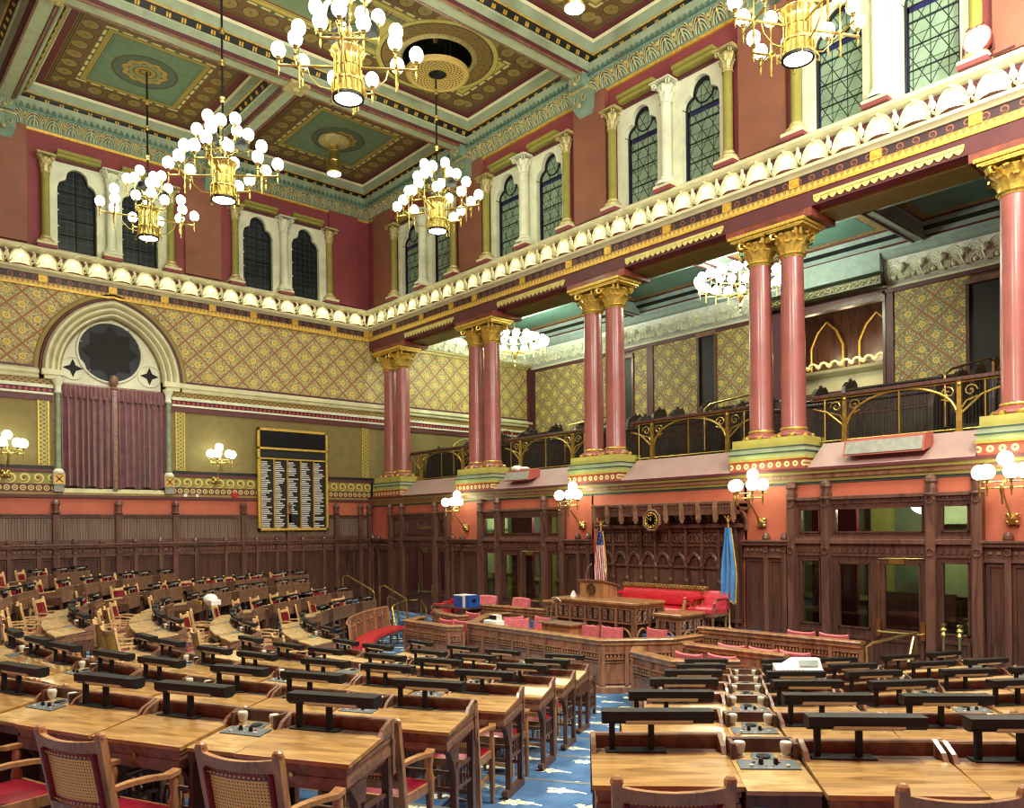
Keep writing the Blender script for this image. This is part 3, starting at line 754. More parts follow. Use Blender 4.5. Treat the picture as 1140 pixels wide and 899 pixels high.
# rosette plate hung under the well near the front
t=Mat('pierced_gilt_rosette',(186,158,84),.5); r=(t.x*t.x+t.y*t.y).sqrt(); th=t.y.at2(t.x)
pt=((r*70).sin()*((th*24).sin())).gt(.25)*(r.gt(.2))*(r.lt(.6)); t.color(t.mix(pt,(196,168,92),(84,62,34))); M['rosette']=t.m
wells=[(7.51,-2.7),(7.51,-12.9),(11.975,-2.74),(16.45,-2.74)]
for i,(cx,cy) in enumerate(wells[:1]):
    o=empty('ceiling_rosette',(cx,cy,13.42)); tag(o,'round pierced gilt rosette plate hanging below the black ceiling well','ceiling rosette')
    m=MB(); m.lathe([(.2,.02),(.22,-.02),(.60,-.03),(.66,-.05),(.72,-.02),(.74,.04),(.7,.06),(.2,.06)],48,(0,0),cap=False); m.build('plate',M['rosette'],o,True)
    m=MB(); m.lathe([(.2,.0),(.19,.05),(0,.05)],32,(0,0),cap=False); m.build('centre_cup',M['black_matte'],o,True)
    for a in (0,2.1,4.2): m=MB(); m.tube([(.5*cos(a),.5*sin(a),.05),(.5*cos(a),.5*sin(a),.95)],.012,6); m.build('hanger',M['brass'],o)
# ================= CHANDELIERS, PENDANTS, SCONCES =================
def make_chandelier(name='chandelier',rod=4.5):
    t=empty(name)
    m=MB(); m.tube([(0,0,.55),(0,0,rod)],.022,8); m.build('rod',M['black'],t,True)
    m=MB()
    for z in (1.9,2.6,3.2,rod-.12): m.lathe([(.02,z-.06),(.05,z-.03),(.03,z),(.06,z+.03),(.02,z+.07)],10)
    m.build('rod_collar',M['brass'],t,True)
    # barrel
    m=MB(); m.lathe([(.225,0),(.24,.02),(.235,.06),(.225,.08),(.225,.2),(.235,.21),(.24,.24),(.225,.27),(.2,.28),(.19,.32),(.19,.44),(.2,.45),(.2,.47),(.19,.48),(.185,.56),(.2,.62),(.255,.68),(.26,.7),(.2,.68),(.05,.62)],28)
    for k in range(14):
        a=2*PI*k/14
        m.tube([(.236*cos(a),.236*sin(a),.05),(.236*cos(a),.236*sin(a),.22)],.014,5); m.tube([(.2*cos(a),.2*sin(a),.28),(.2*cos(a),.2*sin(a),.6),(.27*cos(a),.27*sin(a),.7)],.012,5)
    for k in range(4):
        a=2*PI*k/4+.4; m.tube([(.24*cos(a),.24*sin(a),.1),(.3*cos(a),.3*sin(a),.02),(.3*cos(a),.3*sin(a),-.06),(.26*cos(a),.26*sin(a),-.04)],.012,5)
    m.build('downlight_barrel',M['brass'],t,True)
    m=MB(); m.lathe([(0,-.012),(.2,-.008),(.205,.01)],24); m.build('downlight_lens',M['bulb_white'],t,True)
    m=MB(); m.lathe([(.205,-.02),(.235,-.02),(.24,.01),(.205,.01)],24,cap=False); m.build('lens_rim',M['black'],t,True)
    gl=MB()
    def globe(mm,x,y,z):
        g=MB(); g.sphere((0,0,0),.118,14,10,sz=1.08)
        return (x,y,z)
    G=[]
    def candle(m,x,y,z,up=.12,dn=.16):
        m.lathe([(.0,z-dn),(.014,z-dn+.02),(.008,z-dn+.05),(.02,z-dn+.08),(.012,z-.02),(.028,z),(.014,z+.03),(.016,z+up-.06),(.035,z+up-.04),(.02,z+up-.02),(.045,z+up)],8,(x,y))
        G.append((x,y,z+up+.11))
    for k in range(4):
        a=PI/2*k+PI/4; ca_,sa_=cos(a),sin(a); hr=.72; sr=.30
        m=MB(); z=.46
        m.tube([(ca_*.18,sa_*.18,z),(ca_*(hr+sr),sa_*(hr+sr),z)],.02,6)
        hx,hy=ca_*hr,sa_*hr
        m.tube([(hx-sa_*sr,hy+ca_*sr,z),(hx+sa_*sr,hy-ca_*sr,z)],.019,6)
        for dx,dy in ((ca_*sr,sa_*sr),(-sa_*sr,ca_*sr),(sa_*sr,-ca_*sr)): candle(m,hx+dx,hy+dy,z)
        m.lathe([(0,z-.36),(.02,z-.34),(.01,z-.28),(.022,z-.2),(.012,z-.1),(.04,z),(.012,z+.08),(.012,z+.38),(.04,z+.46)],8,(hx,hy)); G.append((hx,hy,z+.57))
        m.tube([(ca_*.2,sa_*.2,.12),(ca_*.42,sa_*.42,.16),(ca_*.56,sa_*.56,.3),(ca_*.6,sa_*.6,z)],.01,5)
        m.build('branch_arm',M['brass'],t,True)
    m=MB(); z=.98
    m.lathe([(.02,z-.1),(.07,z-.03),(.05,z+.03),(.02,z+.1)],10)
    for k in range(8):
        a=PI/4*k+.2; q=.46 if k%2 else .34; zz=z if k%2 else z+.16
        m.tube([(0,0,z),(q*.6*cos(a),q*.6*sin(a),z-.05),(q*cos(a),q*sin(a),zz)],.012,5); candle(m,q*cos(a),q*sin(a),zz,.2,.1)
    m.build('upper_branches',M['brass'],t,True)
    gm=None
    for (x,y,z) in G:
        if gm is None:
            g=MB(); g.sphere((0,0,0),.107,14,10,sz=1.1); o=g.build('globe',M['globe'],t,True); gm=o.data
        else: o=bpy.data.objects.new('globe',gm); COL.objects.link(o); o.parent=t
        o.location=(x,y,z)
    sm=None
    for k in range(3):
        a=2.1*k+.9; x,y=.34*cos(a),.34*sin(a)
        m=MB(); m.lathe([(.13,1.02),(.135,1.06),(.12,1.13),(.07,1.19),(.0,1.2)],16,(x,y)); m.tube([(0,0,1.1),(x,y,1.18)],.01,5); o=m.build('spot_hood',M['black'],t,True)
        m=MB(); m.lathe([(0,1.03),(.1,1.03),(.12,1.05)],14,(x,y),cap=False); m.build('spot_lens',M['bulb_white'],o,True)
    return t
ch=make_chandelier(); note(ch)
chs=[(2.6,-7.6,9.88,4.0,.55,'farthest great brass globe chandelier, hung from the teal ceiling medallion'),
(7.5,-7.75,9.2,4.6,.12,'brass globe chandelier between the farthest one and the big one at the top centre'),
(7.5,-2.74,9.8,3.7,-.25,'brass globe chandelier hung below the black ceiling well near the room corner'),
(11.9,-7.6,9.38,4.45,.15,'largest-looking brass globe chandelier, cut by the top edge left of centre'),
(16.45,-2.7,9.8,4.0,.3,'brass globe chandelier in front of the right-hand leaded windows, cut by the top edge')]
for i,(x,y,z,rl,rz,lab) in enumerate(chs):
    o=ch if i==0 else copy_tree(ch)
    o.location=(x,y,z); o.rotation_euler=(0,0,rz); tag(o,lab,'chandelier','great brass globe chandeliers')
# chandeliers elsewhere in the room, behind the camera: their light only
for x,y,z in ((16.4,-12.9,9.8),(20.9,-7.7,9.4),(20.9,-3.0,9.8)):
    l=bpy.data.lights.new('chandelier_light','POINT'); l.energy=1300; l.color=(.97,1,.86); l.shadow_soft_size=.7
    o=bpy.data.objects.new('chandelier_light',l); o.location=(x,y,z+.4); COL.objects.link(o)
# pendants
def pendant(x,y,z,lab):
    t=empty('pendant_downlight',(x,y,z)); tag(t,lab,'pendant light','short brass drum pendants')
    m=MB(); m.lathe([(.2,0),(.215,.03),(.2,.08),(.19,.3),(.2,.33),(.16,.37),(.15,.42),(.13,.6),(.15,.62),(.12,.66),(.12,.74),(.17,.8)],22)
    for k in range(12):
        a=2*PI*k/12; m.tube([(.2*cos(a),.2*sin(a),.05),(.19*cos(a),.19*sin(a),.3)],.012,5)
    m.build('drum',M['brass'],t,True)
    m=MB(); m.lathe([(.15,.78),(.3,.8),(.42,.86),(.44,.92),(.4,.95)],28,cap=False); m.build('ceiling_rose',M['gold_soft'],t,True)
    m=MB(); m.lathe([(0,-.01),(.185,-.005),(.19,.01)],20); m.build('lens',M['bulb_white'],t,True)
pendant(2.5,-2.6,12.85,'short brass drum pendant on the teal corner panel of the ceiling')
pendant(12.1,-2.9,12.6,'short brass drum pendant at the very top edge, right of centre')
# sconces on the right wall and the left wall
def make_sconce(n):
    t=empty('wall_sconce')
    m=MB(); m.lathe([(.0,-.13),(.05,-.12),(.09,-.06),(.08,.0)],8,(0,0),ax='y') 
    for k in range(4):
        a=PI/2*k+PI/4; m.sphere((.08*cos(a),-.05,.08*sin(a)),.045,8,6)
    m.build('wall_plate',M['brass'],t,True)
    m=MB(); m.tube([(0,-.1,0),(0,-.3,.22),(0,-.5,.42),(0,-.52,.5)],.016,6)
    m.tube([(-.3,-.5,.46),(.3,-.5,.46)],.014,6); m.tube([(-.3,-.34,.56),(.3,-.34,.56)],.012,6)
    m.lathe([(.0,.2),(.02,.23),(.012,.3),(.03,.4),(.04,.46),(.02,.52)],8,(0,-.5))
    pos=[(-.3,-.5,.46),(-.16,-.62,.46),(.3,-.5,.46),(0,-.34,.66),(.16,-.62,.46)][:n]
    for x,y,z in pos:
        m.tube([(x*.6,-.5,.46),(x,y,z)],.011,5)
        m.lathe([(0,z-.13),(.016,z-.11),(.01,z-.06),(.03,z),(.014,z+.05),(.02,z+.1),(.045,z+.13)],8,(x,y))
    m.build('bracket',M['brass'],t,True)
    gm=None
    for x,y,z in pos:
        if gm is None:
            g=MB(); g.sphere((0,0,0),.112,14,10,sz=1.04); o=g.build('globe',M['globe'],t,True); gm=o.data
        else: o=bpy.data.objects.new('globe',gm); COL.objects.link(o); o.parent=t
        o.location=(x,y,z+.24)
    return t
s5=make_sconce(5); note(s5)
sl=[(5.0,0,2.95,0,'brass globe sconce on the terracotta wall between the left pair of glazed doors'),
(9.42,0,2.97,0,'brass globe sconce on the terracotta wall just left of the carved canopy'),
(14.15,0,2.97,0,'brass globe sconce on the terracotta wall just right of the carved canopy'),
(18.4,0,2.97,0,'brass globe sconce on the terracotta wall at the right edge'),
(0,-5.08,4.36,PI/2,'brass globe sconce on the olive wall between the curtains and the scoreboard'),
(0,-10.15,4.36,PI/2,'brass globe sconce on the olive wall left of the arched window')]
for i,(x,y,z,rz,lab) in enumerate(sl):
    o=s5 if i==0 else copy_tree(s5)
    o.location=(x,y,z); o.rotation_euler=(0,0,rz); tag(o,lab,'wall lamp','brass globe wall sconces')
# cornice shell lamps
def make_shell():
    m=MB(); rows=[]; n=36
    for i in range(n+1):
        a=PI*i/n; f=abs(cos(a*4.5)); 
        rows.append([(.235*cos(a)*k*(1+.04*f),-.05-.17*(1-k*k*.8)*(1-.22*(1-f)*k),.0+.34*sin(a)*k*(1+.05*f)) for k in (0.02,.35,.6,.8,.93,1.0)])
    m.grid(rows)
    o=m.build('shell_lamp',M['shell'],None,True); 
    b=MB(); b.sphere((0,-.15,.2),.045,8,6); b.build('bulb',M['globe'],o,True)
    g=MB(); 
    g.tube([(-.2,-.12,.05),(-.235,-.17,.02),(-.2,-.2,.04),(-.17,-.2,.1)],.016,5); g.tube([(.2,-.12,.05),(.235,-.17,.02),(.2,-.2,.04),(.17,-.2,.1)],.016,5)
    g.tube([(.235*cos(q)*1.02,-.1-.02*sin(q),.36*sin(q)) for q in [j*PI/12 for j in range(13)]],.022,6)
    g.tube([(.2+.0,-.1,.1),(.27,-.16,.2),(.3,-.17,.27),(.27,-.14,.33)],.03,6); g.tube([(.2,-.1,.02),(.25,-.17,.04),(.3,-.18,.09),(.33,-.17,.03)],.02,6)
    g.tube([(.36,-.1,.02),(.31,-.17,.04)],.02,6); g.sphere((.3,-.14,.18),.05,8,6,sy=.8,sz=1.6); g.sphere((0,-.17,.37),.03,8,6)
    g.build('acanthus',M['cream'],o,True)
    return o
sh=make_shell(); note(sh)
k=0
for wall,(a,n) in (('x',(.32,33)),('y',(-.45,24))):
    for i in range(n):
        p=a+i*.577 if wall=='x' else a-.12-i*.577
        o=sh if k==0 else copy_tree(sh); k+=1
        if wall=='x': o.location=(p,0,9.44); o.rotation_euler=(0,0,0); lab='glowing shell lamp on the colonnade cornice, %s from the room corner'%nth(i)
        else: o.location=(0,p,9.44); o.rotation_euler=(0,0,PI/2); lab='glowing shell lamp on the cornice above the wallpaper wall, %s from the room corner'%nth(i)
        tag(o,lab,'cornice lamp','glowing shell lamps along the cornice')
M['pew']=wood('balcony_pew_dark_oak',(58,50,42),(36,32,28),.4,(10,10,3))
# ================= COLONNADE AND BALCONY =================
M['cream_gold']=plain('cream_gold_paint',(214,202,120),.45,.1,var=.06)
M['ochre_band']=plain('ochre_stencil_band',(142,116,72),.5,var=.3,scale=14)
M['teal_panel']=plain('teal_ceiling_paint',(86,124,112),.5,var=.08,scale=2)
M['olive_dk']=plain('dark_olive_carving',(66,66,40),.4,.2,var=.2)
# beam over the columns
m=MB(); m.box(-.02,XR,.02,.95,8.72,9.95); struct('wall_right_entablature',m,M['red_wall'])
m=MB(); m.box(0,XR,-.005,.02,8.70,8.99); struct('trim',m,M['maroon'])
m=MB(); m.box(0,XR,.3,XR*0+.97,8.66,8.73); struct('trim',m,M['olive'])
PX=[1.1,5.45,9.86,14.3,18.72,23.1]
for i in range(len(PX)-1):
    a,b=PX[i]+.95,PX[i+1]-.95
    # scalloped valance
    m=MB(); m.box(a,b,-.03,.01,8.82,8.88); n=int((b-a)/.14)
    for k in range(n):
        c=a+(k+.5)*(b-a)/n; w=(b-a)/n*.48
        pts=[(c-w,8.83),(c-w,8.79),(c-w*.6,8.75),(c,8.725),(c+w*.6,8.75),(c+w,8.79),(c+w,8.83)]
        m.face([(x,-.03,z) for x,z in pts]); m.face([(x,.0,z) for x,z in pts][::-1])
    struct('trim',m,M['cream_gold'])
M_=M
def pair(px,half=False):
    # plinth
    w=.78
    t=empty('column_pair',(px,.3,3.95)); t['kind']='structure'
    def pb(z0,z1,ex,mt,nm):
        m=MB(); m.box(-w-ex,w+ex,-.42-ex,.42+ex,z0-3.95,z1-3.95); m.build(nm,M[mt],t)
    pb(3.95,4.14,.0,'rosette','plinth_frieze'); pb(4.14,4.17,.02,'gold_flat','plinth_line'); pb(4.17,4.27,.01,'lt_green','plinth_band'); pb(4.27,4.29,.03,'teal_dk','plinth_line'); pb(4.29,4.37,.0,'pale_green','plinth_band'); pb(4.37,4.39,.02,'teal_dk','plinth_line'); pb(4.39,4.56,-.03,'yel_green','plinth_cap')
    for s in (-.34,.34):
        m=MB(); m.lathe([(.31,.61),(.33,.65),(.31,.70),(.26,.73),(.235,.76)],24,(s,0)); m.build('column_base',M['pink_col'],t,True)
        m=MB(); m.lathe([(.245,.755),(.255,.78),(.245,.8)],24,(s,0))
        for k in range(8):
            a=2*PI*k/8+.39; m.sphere((s+.33*cos(a),.33*sin(a),.645),.05,8,5,sz=.8)
            m.tube([(s+(.33+.03*cos(q))*cos(a+.2*sin(q)),(.33+.03*cos(q))*sin(a+.2*sin(q)),.65+.04*sin(q)) for q in (0,1.2,2.4,3.6,4.8)],.012,5)
        m.build('column_base_gilding',M['gold'],t,True)
        m=MB(); m.lathe([(.24,.79),(.228,.83),(.226,2.0),(.205,4.12)],28,(s,0),cap=False); m.build('column_shaft',M['pink_col'],t,True)
        m=MB(); m.lathe([(.215,3.99),(.235,4.02),(.215,4.05)],24,(s,0)); capital(m,s,0,4.03,4.50,.215,.36,10); m.build('capital',M['gold'],t,True)
    m=MB(); m.box(-.76,.76,-.36,.36,4.49,4.54); m.box(-.8,.8,-.4,.4,4.54,4.60)
    for k in range(30): x=-.76+1.52*k/29; m.sphere((x,-.39,4.56),.022,6,4)
    m.build('abacus',M['gold'],t,True)
    m=MB(); m.box(-.9,.9,-.3,.6,4.6,4.8); m.build('beam_block',M['maroon_b'],t)
M['cream_gold']=plain('cream_gold_paint',(214,202,120),.45,.1,var=.06)
M['maroon_b']=plain('brown_red_marbled_paint',(120,62,50),.3,var=.25,scale=5,coat=.3)
t=Mat('plinth_rosette_frieze',(150,70,58),.5); f=((t.x/.17).frac()-.5)*.17; g2=(t.z-.1); r=(f*f+g2*g2).sqrt()
t.color(t.mix(r.lt(.055)*(r.gt(.02)),(164,82,64),(226,214,150))); M['rosette']=t.m
for p in PX[:5]: pair(p)
# cornice between the terracotta wall and the balcony
def ry(z0,z1,o,mt):
    m=MB(); m.box(0,XR,-o,.2,z0,z1); struct('trim',m,M[mt])
ry(3.66,3.70,.02,'teal_dk'); ry(3.70,3.76,.05,'olive'); ry(3.76,3.84,.08,'wood_rost'); ry(3.84,3.90,.12,'olive'); ry(3.90,3.95,.15,'maroon')
# sloping dusty pink aprons between plinths
for i in range(5):
    a=(PX[i]+.8); b=(PX[i+1]-.8)
    if i==0: a=PX[0]+.8
    m=MB(); m.hexa([(a,-.15,3.93),(b,-.15,3.93),(b,.5,3.93),(a,.5,3.93)],[(a+.05,-.13,3.96),(b-.05,-.13,3.96),(b-.05,.45,4.42),(a+.05,.45,4.42)]); struct('balcony_apron',m,M['pink_panel'])
# balcony floor: tiers
TY=[.45,1.9,3.2,4.5,5.8,7.1]; TZ=[4.30,4.55,4.85,5.15,5.45]
for i in range(5):
    m=MB(); m.box(0,XR,TY[i],TY[i+1],3.9,TZ[i]); struct('balcony_floor',m,M['pew'])
# brass railings
def railing(a,b,lab,n):
    t=empty('balcony_railing',((a+b)/2,.5,4.42)); tag(t,lab,'railing','brass balcony railings'); c=(a+b)/2
    m=MB(); m.box(a-c,b-c,-.05,.05,.84,.90,bv=.01); m.build('handrail',M['wood_dark'],t)
    L=b-a; px=L*.5-.62 if L>2.6 else L*.25
    m=MB(); m.tube([(a-c,0,.04),(b-c,0,.04)],.018,6); m.tube([(a-c,0,.82),(b-c,0,.82)],.02,6)
    m.build('bottom_rail',M['gold_br'],t,True)
    for s in (-1,1):
        x=s*px; m=MB(); m.box(x-.045,x+.045,-.035,.035,0,.36); m.box(x-.06,x+.06,-.045,.045,0,.06); m.box(x-.035,x+.035,-.03,.03,.36,.84)
        for q in (-1,1):
            m.tube([(x+q*(.17+.11*(1-k/14)*cos(k*.7)),0,.66+.11*(1-k/14)*sin(k*.7)) for k in range(13)],.014,5)
            m.tube([(x,0,.34),(x+q*.1,0,.5),(x+q*.28,0,.56)],.016,5)
        m.sphere((x,-.01,.78),.045,8,6); m.build('scroll_post',M['gold_br'],t,True)
    m=MB(); m.tube([(-px+.04,0,.32)]+[(-px*cos(PI*k/16)*.94,0,.32+.5*sin(PI*k/16)) for k in range(1,16)]+[(px-.04,0,.32)],.022,6)
    for s in (-1,1):
        w=L/2-px; m.tube([(s*(px+.04),0,.32),(s*(px+w*.55),0,.58),(s*(px+w*.98),0,.66)],.02,6)
        m.tube([(s*(px+w*.62),0,.04),(s*(px+w*.62),0,.82)],.014,6)
    m.box(-.012,.012,-.012,.012,.04,.84)
    m.build('arch_rail',M['gold_br'],t,True)
    m=MB()
    k=0
    x=a-c+.05
    while x<b-c-.03: m.box(x-.004,x+.004,.02,.028,.04,.80); x+=.055
    m.build('wire_infill',M['black_matte'],t)
M['gold_br']=plain('aged_brass',(186,158,78),.35,.85,var=.12,scale=14)
for i in range(5):
    a=PX[i]+.62; b=PX[i+1]-.62
    if i==0: a=1.5
    railing(a,b,'curved brass balcony railing in the %s opening from the room corner'%nth(i),i)
# balcony side and back walls
slab('y',4.4,9.0,M['maroon'],6.9,YB,.1,name='wall_balcony_corner')
run('y',[(0,8.92),(.06,8.92),(.08,8.98),(.14,9.0),(.16,9.06),(0,9.08)],M['gold_soft'],0,YB)
def bw(x0,x1,z0,z1,mt,o=0,name='wall_balcony'):
    m=MB(); m.box(x0,x1,YB-o,YB+.15,z0,z1); struct(name,m,M[mt])
op=[(11.0,13.4,6.9,8.72)]
bw(0,XR,4.3,6.35,'wood_dark'); bw(0,XR,6.28,6.4,'maroon',.03)
for a,b in ((0,4.6),(5.0,7.7),(8.25,10.3),(13.5,15.4),(16.1,XR)): 
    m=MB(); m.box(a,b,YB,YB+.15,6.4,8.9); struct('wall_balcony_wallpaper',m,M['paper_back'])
for a,b in ((0,.25),(5.65,5.9),(10.1,10.95),(13.4,13.62)): bw(a,b,6.3,8.9,'purple',.04)
bw(4.6,5.0,5.4,8.6,'black',-.02); bw(7.7,8.25,5.4,8.75,'black',-.02); bw(15.4,16.1,5.6,8.6,'black',-.02)
for a,b,z in ((4.6,5.0,8.6),(7.7,8.25,8.75),(15.4,16.1,8.6)):
    bw(a-.08,a,5.4,z,'wood_dark',.05); bw(b,b+.08,5.4,z,'wood_dark',.05); bw(a-.08,b+.08,z,z+.14,'wood_mid',.07)
bw(4.6,5.0,8.7,8.9,'purple'); bw(7.7,8.25,8.87,8.9,'purple'); bw(15.4,16.1,8.72,8.9,'purple')
bw(0,XR,8.82,8.93,'purple',.06)
# window opening of the back wall, looking into a lit hall
bw(10.95,11.02,6.4,8.9,'wood_dark',.06); bw(13.36,13.43,6.4,8.9,'wood_dark',.06); bw(10.95,13.43,8.70,8.82,'wood_dark',.08); bw(10.95,13.43,6.35,6.5,'wood_dark',.08)
m=MB(); m.box(8.5,15.5,9.6,9.8,5.5,10); struct('wall_hall_beyond',m,M['wood_dark'])
m=MB(); m.box(8.5,15.5,9.2,9.6,5.5,7.35); m.sweep([(15.5,9.2),(8.5,9.2)],[(0,7.3),(.1,7.34),(.2,7.42),(.24,7.5),(0,7.52)]); struct('wall_hall_dado',m,M['cream'])
m=MB(); x=9.0
while x<15:
    for k in range(2):
        m.tube([(x+.13*cos(a),9.12-.04*k,7.62+.13*sin(a)) for a in [j*PI/8 for j in range(9)]],.035,6)
    m.sphere((x+.17,9.1,7.64),.07,8,6); x+=.34
struct('trim',m,M['cream'],True)
for cx in (10.6,12.1,13.6):
    m=MB(); m.tube([(cx-.5,9.5,7.6),(cx-.5,9.5,8.3),(cx-.3,9.5,8.75),(cx,9.5,9.05),(cx+.3,9.5,8.75),(cx+.5,9.5,8.3),(cx+.5,9.5,7.6)],.035,6); struct('trim',m,M['gold_flat'],True)
for k,(x,z) in enumerate(((10.6,8.0),(11.7,7.95),(12.9,8.0))):
    l=bpy.data.lights.new('hall_light','POINT'); l.energy=22; l.color=(1,.80,.48); l.shadow_soft_size=.15
    o=bpy.data.objects.new('hall_light',l); o.location=(x,8.6,z); COL.objects.link(o)
o=copy_tree(s5); o.location=(12.95,9.55,7.75); o.rotation_euler=(0,0,0); tag(o,'globe wall lamp seen through the dark-framed window at the back of the balcony','wall lamp')
# white acanthus cornice of the balcony
def acan(axis,a,b,base,zz=8.93):
    # base: plane offset ; axis 'x' faces -y at y=base ; axis 'y' faces +x at x=base
    def P(u,o,z): return (u,base-o,z) if axis=='x' else (base+o,u,z)
    m=MB(); rows=[]
    for o,z in ((0,zz),(.06,zz),(.08,zz+.05),(0.04,zz+.07)): rows.append([P(a,o,z),P(b,o,z)])
    m.grid(rows); struct('trim',m,M['white'])
    m=MB(); rows=[]
    for o,z in ((0.02,zz+.07),(.12,zz+.12),(.26,zz+.42),(.30,zz+.62),(.3,zz+.66)): rows.append([P(a,o,z),P(b,o,z)])
    m.grid(rows); struct('trim',m,M['white_dim'])
    m=MB(); n=max(1,int((b-a)/.46)); s=(b-a)/n
    for i in range(n):
        c=a+(i+.5)*s
        for k in range(5):
            q=.08+.032*k; m.tube([P(c+(q+.02)*1.1*cos(t_),.14+.3*(.1+q*1.6*sin(t_))*1.0+.03,zz+.14+q*2.2*sin(t_)) for t_ in [j*PI/8 for j in range(9)]],.016,5)
        m.sphere(P(c,.2,zz+.2),.07,8,6); m.sphere(P(c+s/2,.3,zz+.4),.09,8,6)
        m.tube([P(c+s/2,.16,zz+.12),P(c+s/2-.05,.28,zz+.3),P(c+s/2,.34,zz+.5)],.03,6)
    struct('trim',m,M['white'],True)
    m=MB(); rows=[]
    for o,z in ((.26,zz+.64),(.36,zz+.66),(.42,zz+.72),(.44,zz+.78),(.5,zz+.82),(.5,zz+.9)): rows.append([P(a,o,z),P(b,o,z)])
    m.grid(rows); struct('trim',m,M['turq_dim'],True)
M['turq_dim']=plain('soft_turquoise_paint',(150,172,166),.5,var=.06)
acan('x',.1,10.2,YB); acan('x',13.5,XR,YB); acan('y',1.0,YB,0)
m=MB(); m.box(10.2,13.5,YB-.5,YB-.3,9.3,9.85); struct('trim',m,M['turq_dim'])
m=MB(); m.box(10.2,13.5,YB-.35,YB,9.0,9.25); m.sweep([(13.5,YB-.35),(10.2,YB-.35)],[(0,8.95),(.1,9.0),(.12,9.2),(0,9.3)]); struct('trim',m,M['olive_dk'] if 'olive_dk' in M else M['teal_dk'])
m=MB(); x=10.3
while x<13.45: m.tube([(x+.07*cos(a),YB-.48,9.1+.05*sin(a)) for a in [j*PI/4 for j in range(8)]],.012,5,closed=True); x+=.17
struct('trim',m,M['gold_soft'],True)
# balcony ceiling coffers
zc=9.82
m=MB(); m.box(-.1,XR,.9,YB+.2,10.25,10.35); struct('ceiling_balcony',m,M['teal_dk'])
pm=None
for i in range(5):
    xa=(PX[i]-4.4/2+2.2) if i else .3
    xa=PX[i]+.32 if i else .35; xb=PX[i+1]-.02
    xa-= .34 if i else 0
    for ya,yb in ((.98,3.75),(3.95,6.65)):
        for (o1,z1),(o2,z2),mt in (((0,zc),(.06,zc+.06),'maroon'),((.06,zc+.06),(.16,zc+.14),'turq_dim'),((.16,zc+.14),(.26,zc+.22),'ceil_black'),((.26,zc+.22),(.36,zc+.3),'turq_dim'),((.36,zc+.3),(.40,zc+.34),'maroon')):
            m=MB(); ringsweep(m,xa,xb,ya,yb,[(o1,z1),(o2,z2)]); struct('trim',m,M[mt])
        m=MB(); m.box(xa+.38,xb-.38,ya+.38,yb-.38,zc+.34,zc+.36); struct('ceiling_balcony_panel',m,M['ochre_band'])
        m=MB(); m.box(xa+.62,xb-.62,ya+.62,yb-.62,zc+.335,zc+.345); struct('ceiling_balcony_panel',m,M['teal_panel'])
    m=MB(); m.box(xb-.02,xb+.34 if i<4 else xb+.1,.96,YB,zc-.02,zc+.4); struct('ceiling_beam',m,M['turq_dim'])
    m=MB(); m.box(xa,xb,3.73,3.97,zc-.02,zc+.4); struct('ceiling_beam',m,M['turq_dim'])
    for q in (xb+.02,xb+.28): 
        m=MB(); m.box(q,q+.04,.96,6.7,zc-.045,zc-.01); struct('trim',m,M['maroon'])
# balcony chandeliers: brass ring of many globes
def ring_ch(x,y,z,lab):
    t=empty('balcony_chandelier',(x,y,z)); tag(t,lab,'chandelier','balcony ring chandeliers')
    m=MB(); m.tube([(0,0,-.9),(0,0,.85)],.018,6); m.lathe([(0,-1.05),(.03,-1.0),(.015,-.94),(.05,-.88),(.02,-.8),(.09,-.62),(.05,-.5),(.02,-.3)],10)
    m.build('stem',M['brass'],t,True)
    m=MB()
    for rr,z0 in ((.92,-.2),(.5,-.05)): m.tube([(rr*cos(2*PI*k/28),rr*sin(2*PI*k/28),z0-.12) for k in range(28)],.014,5,closed=True)
    m.build('ring',M['brass'],t,True)
    gm=None; m=MB()
    for rr,n,z0 in ((1.0,18,-.2),(.55,10,-.02)):
        for k in range(n):
            a=2*PI*k/n
            m.tube([(0,0,-.6),(rr*.6*cos(a),rr*.6*sin(a),-.5),(rr*cos(a),rr*sin(a),-.42),(rr*cos(a),rr*sin(a),z0-.12)],.009,4)
            m.lathe([(0,z0-.4),(.018,z0-.36),(.008,z0-.3),(.025,z0-.14),(.04,z0-.1)],6,(rr*cos(a),rr*sin(a)))
            if gm is None:
                g=MB(); g.sphere((0,0,0),.112,12,8); o=g.build('globe',M['globe_b'],t,True); gm=o.data
            else: o=bpy.data.objects.new('globe',gm); COL.objects.link(o); o.parent=t
            o.location=(rr*cos(a),rr*sin(a),z0)
    m.build('branches',M['brass'],t,True)
ring_ch(3.14,3.5,9.15,'ring chandelier of many globes hanging in the balcony, seen through the second opening')
ring_ch(11.4,3.6,9.2,'ring chandelier of globes in the balcony, mostly hidden behind the fourth column pair')
